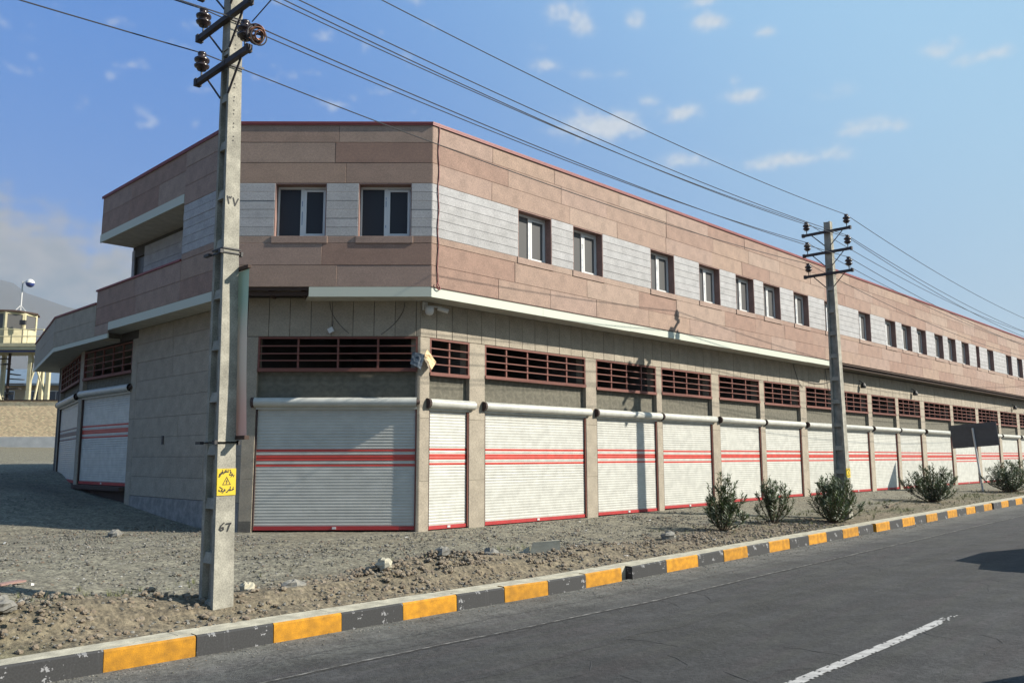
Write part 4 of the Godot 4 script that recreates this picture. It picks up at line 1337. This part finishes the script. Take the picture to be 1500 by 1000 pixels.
func warning_plate(p: Node3D, y0: float, y1: float, z_extra := 0.0) -> void:
	var y := (y0 + y1) / 2
	var w := half_w(y) * 2 * 0.985
	var zf := half_d(y0) + 0.004 + z_extra
	var st := new_st()
	bx(st, Vector3(-w / 2, y0, zf - 0.02), Vector3(w / 2, y1, zf))
	var o := put("warning_plate", st, M.yellow_plate, p)
	# «برق فشار قوی» over a triangle with a flash, «خطر مرگ» below
	var h := y1 - y0
	st = new_st()
	var top := [
		[[0.90, 0.70], [0.86, 0.66], [0.80, 0.72], [0.82, 0.78]], [[0.86, 0.62], [0.86, 0.63]],
		[[0.80, 0.74], [0.76, 0.66], [0.72, 0.62]],
		[[0.74, 0.84], [0.70, 0.88], [0.68, 0.82], [0.73, 0.80], [0.74, 0.72], [0.66, 0.70], [0.64, 0.76]], [[0.70, 0.93], [0.70, 0.94]], [[0.67, 0.94], [0.67, 0.95]],
		[[0.60, 0.90], [0.57, 0.86], [0.53, 0.86], [0.51, 0.90], [0.49, 0.86], [0.47, 0.90], [0.44, 0.86]], [[0.59, 0.96], [0.59, 0.97]], [[0.50, 0.97], [0.50, 0.98]],
		[[0.42, 0.96], [0.42, 0.84]], [[0.37, 0.88], [0.36, 0.82], [0.32, 0.78]],
		[[0.30, 0.86], [0.27, 0.90], [0.25, 0.85], [0.29, 0.82], [0.24, 0.78]], [[0.27, 0.95], [0.27, 0.96]],
		[[0.22, 0.82], [0.20, 0.85], [0.18, 0.80], [0.21, 0.78], [0.17, 0.73]],
		[[0.16, 0.76], [0.12, 0.78], [0.11, 0.72], [0.15, 0.69], [0.12, 0.64], [0.07, 0.66]]]
	var low := [
		[[0.86, 0.24], [0.90, 0.28], [0.84, 0.29], [0.82, 0.22], [0.74, 0.20]], [[0.87, 0.36], [0.87, 0.37]],
		[[0.74, 0.20], [0.70, 0.27], [0.63, 0.25], [0.66, 0.20], [0.74, 0.20]], [[0.70, 0.27], [0.71, 0.40]],
		[[0.64, 0.20], [0.58, 0.20], [0.54, 0.12], [0.49, 0.12]],
		[[0.44, 0.24], [0.40, 0.27], [0.38, 0.21], [0.43, 0.20], [0.36, 0.19], [0.32, 0.11], [0.27, 0.11]],
		[[0.30, 0.30], [0.24, 0.24], [0.29, 0.19], [0.20, 0.17], [0.10, 0.20], [0.11, 0.26]], [[0.25, 0.33], [0.14, 0.40]]]
	var fit := func(l: Array, dx: float, dy: float, sx: float, sy: float) -> Array:
		var out := []
		for s in l:
			var q := []
			for v in s: q.append([(dx + v[0] * sx), (dy + v[1] * sy)])
			out.append(q)
		return out
	strokes(st, fit.call(top, -w / 2, y0 + h * 0.20, w, h * 0.78), 1.0, Vector3(0, 0, zf + 0.001), 0.0085)
	strokes(st, fit.call(low, -w / 2, y0 + h * 0.03, w, h * 0.72), 1.0, Vector3(0, 0, zf + 0.001), 0.0095)
	strokes(st, [[[-0.042, y0 + h * 0.40], [0.042, y0 + h * 0.40], [0.0, y0 + h * 0.68], [-0.042, y0 + h * 0.40]], [[0.008, y0 + h * 0.59], [-0.008, y0 + h * 0.51], [0.008, y0 + h * 0.52], [-0.004, y0 + h * 0.43]]], 1.0, Vector3(0, 0, zf + 0.001), 0.007)
	put("lettering", st, M.black_paint, o)

func sag(a: Vector3, b: Vector3, drop: float, n := 24) -> PackedVector3Array:
	var pts := PackedVector3Array()
	for i in n + 1:
		var t := float(i) / n
		pts.append(a.lerp(b, t) - Vector3(0, drop * 4.0 * t * (1.0 - t), 0))
	return pts

func build_poles() -> void:
	var proto := make_pole()
	var p1: Node3D = proto
	var p2: Node3D = proto.duplicate()
	p2.name = numbered(self, "utility_pole")
	add_child(p2, true)
	p1.position = POLE1
	p1.rotation.z = 0.016
	p2.position = POLE2
	p2.rotation.z = 0.004
	tag(p1, "near concrete power pole marked 67 with yellow danger plate and hanging banner", "utility pole")
	tag(p2, "farther concrete power pole rising from an oleander bush before the white shutters", "utility pole")
	band(p1, 3.70, 0.045); band(p1, 1.70, 0.0)
	warning_plate(p1, 1.17, 1.44)
	warning_plate(p2, 0.95, 1.16)
	# hand painted marks
	var st := new_st()
	strokes(st, [[[0.62, 1.0], [0.2, 0.65], [0.0, 0.2], [0.25, 0.0], [0.55, 0.12], [0.5, 0.4], [0.1, 0.35]], [[0.95, 0.85], [1.6, 0.9], [1.35, 0.5], [1.15, -0.1]]], 0.075, Vector3(-0.062, 0.82, half_d(0.82) + 0.003), 0.013)
	put("painted_number", st, M.black_paint, p1)
	st = new_st()
	strokes(st, [[[0.0, 1.0], [0.12, 0.8], [0.3, 0.95], [0.42, 0.8], [0.55, 1.0]], [[0.0, 1.0], [0.22, 0.0]], [[0.85, 0.9], [1.1, -0.1], [1.55, 0.9]]], 0.08, Vector3(-0.06, 4.24, half_d(4.24) + 0.003), 0.012)
	put("painted_number", st, M.black_paint, p1)
	# wires: six lines strung from pole to pole, going on past the frame both ways
	var label := ["upper line on the building side of the poles", "upper line on the road side of the poles", "middle line on the building side of the poles", "middle line on the road side of the poles", "lowest line on the building side, crossing before the pink facade", "lowest line on the road side of the poles"]
	var k := 0
	for i in [2, 1, 0]:
		for s in [-1, 1]:
			st = new_st()
			var y: float = ARM_Y[i] + 0.325
			var off := Vector3(-half_w(y) - 0.035, y, s * 0.5)
			var a: Vector3 = p1.transform * off
			var b: Vector3 = p2.transform * off
			var l := Vector3(-24.0, y - 0.25, POLE1.z + s * 0.5)
			var r := Vector3(46.0, y + 0.35, POLE2.z + s * 0.5)
			tube(st, sag(l, a, 0.30), [0.0075], 5); tube(st, sag(a, b, 0.20, 30), [0.0075], 5); tube(st, sag(b, r, 0.9, 40), [0.0075], 5)
			if i == 1 and s == 1:
				tube(st, sag(l + Vector3(0, -0.05, 0), a + Vector3(0, -0.08, 0), 0.33), [0.0075], 5); tube(st, sag(a + Vector3(0, -0.08, 0), b + Vector3(0, -0.04, 0), 0.24, 30), [0.0075], 5)
				tube(st, sag(b + Vector3(0, -0.04, 0), r + Vector3(0, -0.2, 0), 1.0, 40), [0.0075], 5)
			tag(put("power_line", st, M.wire, self), label[k], "power line", "lines strung between the poles")
			k += 1
	# coils of spare wire tied at the road end of the two lower arms
	var coil_label := ["coil of coppery wire tied to the lower arm of the near pole", "coil of coppery wire tied to the middle arm of the near pole"]
	for c in 2:
		var at: Vector3 = p1.transform * Vector3(-0.09, ARM_Y[c] + (0.10 if c == 0 else 0.07), 0.72)
		var o := thing("wire_coil", coil_label[c], "wire coil", at, "wire coils on the near pole")
		for j in 11:
			st = new_st()
			var pts := PackedVector3Array()
			var rr := rng.randf_range(0.045, 0.105)
			var bb := Basis.from_euler(Vector3(rng.randf_range(-0.5, 0.5), -0.4 + rng.randf_range(-0.5, 0.5), rng.randf_range(-0.4, 0.4)))
			var cc := Vector3(rng.randf_range(-0.03, 0.03), rng.randf_range(-0.035, 0.035), rng.randf_range(-0.03, 0.03))
			for q in 19: pts.append(cc + bb * (Vector3(cos(q * TAU / 18), sin(q * TAU / 18), 0) * rr))
			tube(st, pts, [0.008], 6, false)
			put("wire_turn", st, M.copper if j % 3 else M.dark_metal, o)
	st = new_st()
	var jp: Vector3 = p1.transform * Vector3(-0.10, ARM_Y[0] + 0.28, 0.62)
	tube(st, sag(jp, jp + Vector3(1.1, 2.2, 1.7), 0.02, 6), [0.007], 5)
	tag(put("service_wire", st, M.wire, self), "single wire rising steeply to the right from the near pole's lower coil", "power line")
	# faded banner held by rods on the pole's right side
	var b := thing("street_banner", "narrow faded green and red cloth banner on rods at the near pole", "banner", p1.transform * Vector3(0, 0, 0))
	b.rotation.z = 0.016
	var x := half_w(2.6) + 0.012
	st = new_st(); bx(st, Vector3(x - 0.02, 3.53, -0.12), Vector3(x + 0.02, 3.565, 0.32)); put("top_rod", st, M.brown, b)
	st = new_st(); bx(st, Vector3(x - 0.02, 1.735, -0.12), Vector3(x + 0.03, 1.775, 0.34)); put("bottom_rod", st, M.brown, b)
	st = new_st()
	var n := 24
	var m := 8
	var cl := func(i: int, j: int) -> Vector3:
		var t := float(i) / n
		var u := float(j) / m
		return Vector3(x + 0.012 + 0.02 * sin(u * PI) * (0.6 + 0.4 * sin(t * 9.0)), lerpf(1.775, 3.53, t), lerpf(-0.11, 0.29 + 0.03 * (1.0 - t) - 0.025 * sin(t * PI), u))
	var ccol := func(i: int) -> Color:
		var t := float(i) / n
		var c := Vector3(0.66, 0.44, 0.40).lerp(Vector3(0.62, 0.58, 0.53), smoothstep(0.05, 0.45, t)).lerp(Vector3(0.34, 0.52, 0.46), smoothstep(0.55, 0.85, t))
		return vcol(c)
	for i in n:
		for j in m:
			var q := [cl.call(i, j), cl.call(i, j + 1), cl.call(i + 1, j + 1), cl.call(i + 1, j)]
			var cs := [ccol.call(i), ccol.call(i), ccol.call(i + 1), ccol.call(i + 1)]
			for id in [0, 2, 1, 0, 3, 2]:
				st.set_color(cs[id]); st.add_vertex(q[id])
	obj("cloth", smooth_mesh(st), M.cloth, b)

# ---------------------------------------------------------------- traffic sign seen from behind
func build_sign() -> void:
	var base := Vector3(24.5, ground_y(24.5, 2.5), 2.5)
	var s := thing("road_sign", "grey back of a rectangular road sign on a leaning thin post", "road sign", base)
	s.rotation = Vector3(-0.07, 0, 0.05)
	var st := new_st()
	rod(st, Vector3(0, -0.3, 0), Vector3(0, 2.32, 0), 0.035, 10); put("post", st, M.white_plastic, s)
	st = new_st(); bx(st, Vector3(0.036, 1.62, -0.78), Vector3(0.056, 2.48, 0.80)); put("board", st, M.sign_back, s)
	for y in [1.8, 2.3]:
		st = new_st(); bx(st, Vector3(0.012, y - 0.02, -0.72), Vector3(0.0355, y + 0.02, 0.74)); put("rail", st, M.sign_back, s)

# ---------------------------------------------------------------- oleanders on the verge
func oleander(at: Vector3, h: float, spread: float, stems: int, label: String, seed_: int) -> void:
	var r := RandomNumberGenerator.new()
	r.seed = seed_
	var o := thing("oleander_bush", label, "bush", at, "oleander bushes along the kerb")
	var leaf := [new_st(), new_st(), new_st()]
	var wood := new_st()
	for i in stems:
		var a := r.randf() * TAU
		var out := pow(r.randf(), 0.7)
		var hh := h * (r.randf_range(0.58, 1.0) - 0.34 * out * out)
		var foot := Vector3(cos(a), 0, sin(a)) * 0.07 * spread * r.randf()
		var tip := Vector3(cos(a) * out * spread * 0.5, hh, sin(a) * out * spread * 0.5)
		var bulge := Vector3(cos(a), 0, sin(a)) * out * spread * 0.08
		var pts := PackedVector3Array()
		for k in 7:
			var t := k / 6.0
			pts.append(foot.lerp(tip, t) + bulge * sin(t * PI))
		tube(wood, pts, [0.011, 0.010, 0.009, 0.008, 0.007, 0.006, 0.004], 5)
		var heads := [pts]
		for b in r.randi_range(1, 3):      # short side shoots
			var t0 := r.randi_range(2, 5)
			var aa := r.randf() * TAU
			var e := pts[t0] + Vector3(cos(aa) * 0.11, r.randf_range(0.10, 0.2), sin(aa) * 0.11) * (h * 0.9)
			var sp := PackedVector3Array([pts[t0], pts[t0].lerp(e, 0.5) + Vector3(cos(aa), 0, sin(aa)) * 0.015, e])
			tube(wood, sp, [0.006, 0.005, 0.003], 4)
			heads.append(sp)
		for sp in heads:
			var whorls := 16 if sp.size() > 3 else 9
			for wi in whorls:
				var t := lerpf(0.16 if sp.size() > 3 else 0.2, 1.0, wi / float(whorls - 1))
				var f: float = t * (sp.size() - 1)
				var k0 := mini(int(f), sp.size() - 2)
				var p: Vector3 = sp[k0].lerp(sp[k0 + 1], f - k0)
				var axis: Vector3 = (sp[k0 + 1] - sp[k0]).normalized()
				for q in 3:
					if r.randf() < 0.12: continue
					var az := q * TAU / 3.0 + wi * 1.05 + r.randf() * 0.6
					var side := Vector3(cos(az), 0, sin(az))
					var lift := lerpf(0.35, 1.5, t) * r.randf_range(0.7, 1.2)
					var d := (side + axis * lift).normalized()
					var len := r.randf_range(0.075, 0.125) * (1.0 if t < 0.9 else 0.8) * h
					var wd := len * 0.105
					var across := d.cross(axis).normalized()
					if across.length() < 0.5: across = Vector3.RIGHT
					var up := across.cross(d).normalized()
					var droop := -up * len * 0.10
					var mid := p + d * len * 0.5 + up * wd * 0.25
					var st: SurfaceTool = leaf[r.randi() % 3]
					var tipv := p + d * len + droop
					tri(st, p, mid - across * wd, mid); tri(st, p, mid, mid + across * wd)
					tri(st, mid - across * wd, tipv, mid); tri(st, mid, tipv, mid + across * wd)
	put("stems", wood, M.stem, o)
	for i in 3:
		var f := put("foliage", leaf[i], M.leaf[i], o)
		tag(f, "", "", "", "stuff")

func build_bushes() -> void:
	var list := [[5.35, 3.05, 1.15, 1.0, 24, "sparse oleander bush nearest the camera, first along the kerb"], [7.45, 3.05, 1.05, 0.95, 26, "small upright oleander bush, second along the kerb"],
		[8.85, 3.78, 1.12, 1.3, 50, "dense oleander bush at the foot of the farther power pole"], [17.2, 3.15, 1.15, 1.75, 52, "broad dark oleander bush between the farther pole and the road sign"],
		[24.9, 3.35, 1.2, 2.1, 56, "broad oleander bush just beyond the road sign post"], [31.5, 3.3, 1.2, 2.0, 40, "oleander bush at the far end of the row"]]
	var n := 0
	for b in list:
		oleander(Vector3(b[0], ground_y(b[0], b[1]) - 0.02, b[1]), b[2], b[3], b[4], b[5], 300 + n)
		n += 1

# ---------------------------------------------------------------- small things
func build_small_things() -> void:
	var st: SurfaceTool
	# cameras and lamps on the walls
	var c := thing("security_camera", "pair of grey cameras under the soffit at the building corner", "camera", Vector3(0.06, 4.02, 0.03))
	st = new_st(); bx(st, Vector3(-0.03, 0.05, -0.03), Vector3(0.06, 0.2, 0.02)); put("bracket", st, M.white_plastic, c)
	st = new_st(); rod(st, Vector3(0.0, 0.12, 0.02), Vector3(-0.05, 0.05, 0.16), 0.02, 8); rod(st, Vector3(0.03, 0.12, 0.02), Vector3(0.3, 0.12, 0.14), 0.016, 8); put("arm", st, M.white_plastic, c)
	st = new_st(); lathe(st, Vector3(0.02, -0.07, 0.12), [Vector2(0, 0), Vector2(0.06, 0.02), Vector2(0.085, 0.07), Vector2(0.085, 0.14), Vector2(0.05, 0.18), Vector2(0, 0.185)], 14); obj("dome", smooth_mesh(st), M.white_plastic, c)
	st = new_st(); rod(st, Vector3(0.24, 0.10, 0.10), Vector3(0.40, 0.04, 0.22), 0.045, 12); put("barrel", st, M.white_plastic, c)
	c = thing("wall_floodlight", "small grey floodlight on the chamfered corner wall above its grille", "floodlight")
	c.transform = F_CH * Transform3D(Basis(), Vector3(1.60, 3.66, 0.004))
	st = new_st(); bx(st, Vector3(-0.05, -0.03, 0.03), Vector3(0.05, 0.06, 0.09), Transform3D(Basis(Vector3(0, 0, 1), 0.5), Vector3.ZERO)); put("body", st, M.white_plastic, c)
	st = new_st(); bx(st, Vector3(-0.02, -0.02, 0), Vector3(0.02, 0.02, 0.04)); put("bracket", st, M.dark_metal, c)
	var lamp_label := ["small dark wall lamp above the grille right of the farther pole", "second small dark wall lamp farther along the shop wall", "farthest small dark wall lamp under the restored fascia"]
	var xs := [20.1, 25.2, 39.5]
	for i in 3:
		c = thing("wall_lamp", lamp_label[i], "wall lamp", Vector3(xs[i], 3.86, 0.003), "small lamps along the shop wall")
		st = new_st(); rod(st, Vector3(0, 0.15, 0), Vector3(0, 0.05, 0.12), 0.015, 6); put("arm", st, M.dark_metal, c)
		st = new_st(); lathe(st, Vector3(0, -0.12, 0.13), [Vector2(0.0, 0), Vector2(0.09, 0.0), Vector2(0.10, 0.07), Vector2(0.05, 0.18), Vector2(0, 0.2)], 12); put("shade", st, M.dark_metal, c)
	# torn blue and tan sheet snagged on the grille at the corner
	c = thing("torn_sheet", "crumpled navy and tan sheet snagged on the grille at the corner pillar", "sheet")
	c.position = Vector3(0.0, 3.16, 0.0)
	var sheet := func(corners: Array, bend: float, seed_: int) -> SurfaceTool:
		var s := new_st()
		var n := 7
		var nz := FastNoiseLite.new()
		nz.seed = seed_; nz.frequency = 0.8
		var f := func(i: int, j: int, o: float) -> Vector3:
			var u := float(i) / n
			var v := float(j) / n
			var p: Vector3 = (corners[0] as Vector3).lerp(corners[1], u).lerp((corners[3] as Vector3).lerp(corners[2], u), v)
			return p + Vector3(0, 0, bend * sin(u * PI) + 0.03 * nz.get_noise_2d(u * 4.0, v * 4.0) + o)
		for i in n:
			for j in n:
				quad(s, f.call(i, j, 0.004), f.call(i + 1, j, 0.004), f.call(i + 1, j + 1, 0.004), f.call(i, j + 1, 0.004))
				quad(s, f.call(i, j + 1, 0.0), f.call(i + 1, j + 1, 0.0), f.call(i + 1, j, 0.0), f.call(i, j, 0.0))
		return s
	put("blue_piece", sheet.call([Vector3(-0.24, -0.13, 0.0), Vector3(-0.10, -0.23, 0.12), Vector3(0.02, 0.05, 0.12), Vector3(-0.17, 0.10, -0.02)], 0.03, 3), M.navy, c)
	put("tan_piece", sheet.call([Vector3(-0.02, 0.03, 0.14), Vector3(0.14, -0.22, 0.15), Vector3(0.29, -0.07, 0.10), Vector3(0.10, 0.16, 0.07)], 0.015, 8), M.tan, c)
	# single stones and lumps one can pick out
	var rocks := [[0.15, 2.95, 0.26, 0.15, 0.15, "long broken concrete lump lying on the verge below the third shutter"], [-1.15, 3.05, 0.17, 0.1, 0.13, "rounded grey stone beside the broken concrete lump"],
		[-2.4, 3.45, 0.1, 0.08, 0.09, "pale stone on the dirt heap near the kerb"], [-5.15, 3.35, 0.09, 0.07, 0.08, "small pale stone at the right foot of the near pole"],
		[-7.6, 3.55, 0.12, 0.08, 0.1, "stone in the dirt left of the near pole"], [-4.7, 3.55, 0.14, 0.09, 0.12, "brown clod beside the hole right of the near pole"], [-3.4, 3.5, 0.12, 0.08, 0.1, "flat stone in the turned soil by the kerb"],
		[3.2, 3.2, 0.16, 0.09, 0.12, "brown lump on the verge before the first bush"], [-4.1, -3.2, 0.2, 0.07, 0.12, "flat stone on the gravel before the side wall"], [-7.4, 0.6, 0.16, 0.05, 0.1, "flat stone on the open gravel at left"]]
	for i in rocks.size():
		var r: Array = rocks[i]
		var y := ground_y(r[0], r[1])
		var shape := rock_mesh(70 + i, 0.32, 9)
		if i == 0:
			var hs := new_st()
			hexa(hs, [Vector3(-1.05, -1, 0.9), Vector3(1, -1, 1.0), Vector3(1.05, -1, -0.9), Vector3(-1, -1, -1), Vector3(-0.75, 0.75, 0.7), Vector3(0.96, 1.0, 0.85), Vector3(0.9, 0.9, -0.8), Vector3(-0.8, 0.55, -0.7)])
			hexa(hs, [Vector3(-1.6, -1, 0.5), Vector3(-0.95, -1, 0.7), Vector3(-1.0, -1, -0.5), Vector3(-1.5, -1, -0.4), Vector3(-1.4, -0.2, 0.3), Vector3(-0.98, 0.3, 0.5), Vector3(-1.0, 0.2, -0.4), Vector3(-1.35, -0.1, -0.2)])
			shape = hs.commit()
		var o := obj("rock", shape, M.rock if i % 3 else M.kerb, self)
		o.transform = Transform3D(Basis(Vector3.UP, i * 1.3 if i > 0 else -0.85).scaled_local(Vector3(r[2], r[3], r[4]) * 0.95), Vector3(r[0], y + r[3] * 0.45, r[1]))
		tag(o, r[5], "rock")
	# litter: pale scraps lying about, too many and too small to name
	st = new_st()
	for i in 60:
		var x := rng.randf_range(-10.0, 7.0)
		var z := rng.randf_range(-3.5, 4.0)
		if x > -2.8 and z < maxf(0.4, 0.0) or (x < 0 and x > -2.8 and z < x + 0.6): continue
		var b := Basis.from_euler(Vector3(rng.randf_range(-0.5, 0.5), rng.randf() * 6, rng.randf_range(-0.5, 0.5)))
		var s := rng.randf_range(0.012, 0.034)
		bx(st, Vector3(-s, 0, -s * 0.5), Vector3(s, 0.006, s * 0.5), Transform3D(b, Vector3(x, ground_y(x, z) + 0.02, z)))
	tag(put("litter", st, M.trash, self), "", "", "", "stuff")
	# planks and a branch on the ground
	st = new_st(); bx(st, Vector3(-0.3, 0, -0.05), Vector3(0.3, 0.02, 0.05))
	tag(put("wood_scrap", st, M.reveal, self, Transform3D(Basis(Vector3.UP, 0.5), Vector3(-7.1, ground_y(-7.1, 1.6) + 0.01, 1.6))), "reddish flat scrap lying on the open gravel", "scrap")
	st = new_st()
	for k in 3:
		tube(st, sag(Vector3(0, 0.02, 0), Vector3(0.8 + 0.2 * k, 0.03 + 0.05 * k, 0.25 * k - 0.2), -0.03, 5), [0.02, 0.018, 0.015, 0.012, 0.008, 0.005], 5)
	tag(put("dry_branch", st, M.stem, self, Transform3D(Basis(Vector3.UP, 0.3), Vector3(13.6, ground_y(13.6, 3.2), 3.2))), "dry fallen branch on the verge beyond the farther pole", "branch")

# ---------------------------------------------------------------- cars beyond the right edge, whose shadows reach the road in view
func build_cars() -> void:
	var car := thing("parked_car", "", "car", Vector3.ZERO, "cars standing on the carriageway beyond the frame")
	var st := new_st()
	# body as sections along the length: half width, sill, waist
	var prof := [[-2.1, 0.62, 0.45, 0.62], [-1.95, 0.78, 0.25, 0.78], [-1.1, 0.84, 0.22, 0.88], [0.0, 0.85, 0.22, 0.90], [1.2, 0.84, 0.22, 0.92], [1.95, 0.78, 0.26, 0.90], [2.1, 0.64, 0.42, 0.72]]
	for i in prof.size() - 1:
		var a: Array = prof[i]
		var b: Array = prof[i + 1]
		hexa(st, [Vector3(a[0], a[2], a[1]), Vector3(b[0], b[2], b[1]), Vector3(b[0], b[2], -b[1]), Vector3(a[0], a[2], -a[1]), Vector3(a[0], a[3], a[1] - 0.06), Vector3(b[0], b[3], b[1] - 0.06), Vector3(b[0], b[3], -b[1] + 0.06), Vector3(a[0], a[3], -a[1] + 0.06)])
	hexa(st, [Vector3(-0.6, 1.40, 0.56), Vector3(0.9, 1.40, 0.56), Vector3(0.9, 1.40, -0.56), Vector3(-0.6, 1.40, -0.56), Vector3(-0.5, 1.45, 0.52), Vector3(0.8, 1.45, 0.52), Vector3(0.8, 1.45, -0.52), Vector3(-0.5, 1.45, -0.52)])
	put("body", st, M.car_paint, car)
	st = new_st()
	hexa(st, [Vector3(-1.25, 0.88, 0.76), Vector3(1.55, 0.91, 0.76), Vector3(1.55, 0.91, -0.76), Vector3(-1.25, 0.88, -0.76), Vector3(-0.6, 1.399, 0.58), Vector3(0.9, 1.399, 0.58), Vector3(0.9, 1.399, -0.58), Vector3(-0.6, 1.399, -0.58)])
	put("windows", st, M.glass_dark, car)
	for s in [[-1.3, -1], [-1.3, 1], [1.3, -1], [1.3, 1]]:
		st = new_st()
		tube(st, PackedVector3Array([Vector3(s[0], 0.31, s[1] * 0.66), Vector3(s[0], 0.31, s[1] * 0.68), Vector3(s[0], 0.31, s[1] * 0.855)]), [0.29, 0.31, 0.31], 20)
		var w := put("wheel", st, M.rubber, car)
		st = new_st(); rod(st, Vector3(s[0], 0.31, s[1] * 0.84), Vector3(s[0], 0.31, s[1] * 0.865), 0.19, 16); put("rim", st, M.steel, w)
	for s in [-1, 1]:
		st = new_st(); bx(st, Vector3(-2.08, 0.55, s * 0.52 - 0.12), Vector3(-1.98, 0.68, s * 0.52 + 0.12)); put("headlight", st, M.white_plastic, car)
	var other: Node3D = car.duplicate()
	other.name = numbered(self, "parked_car")
	add_child(other, true)
	car.position = Vector3(7.15, road_y(7.15) + 0.003, 9.62)
	other.position = Vector3(-2.6, road_y(-2.6) + 0.003, 11.9)
	tag(car, "grey saloon car ahead on the carriageway, beyond the right edge", "car")
	tag(other, "grey saloon car beside the photographer, beyond the right edge", "car")
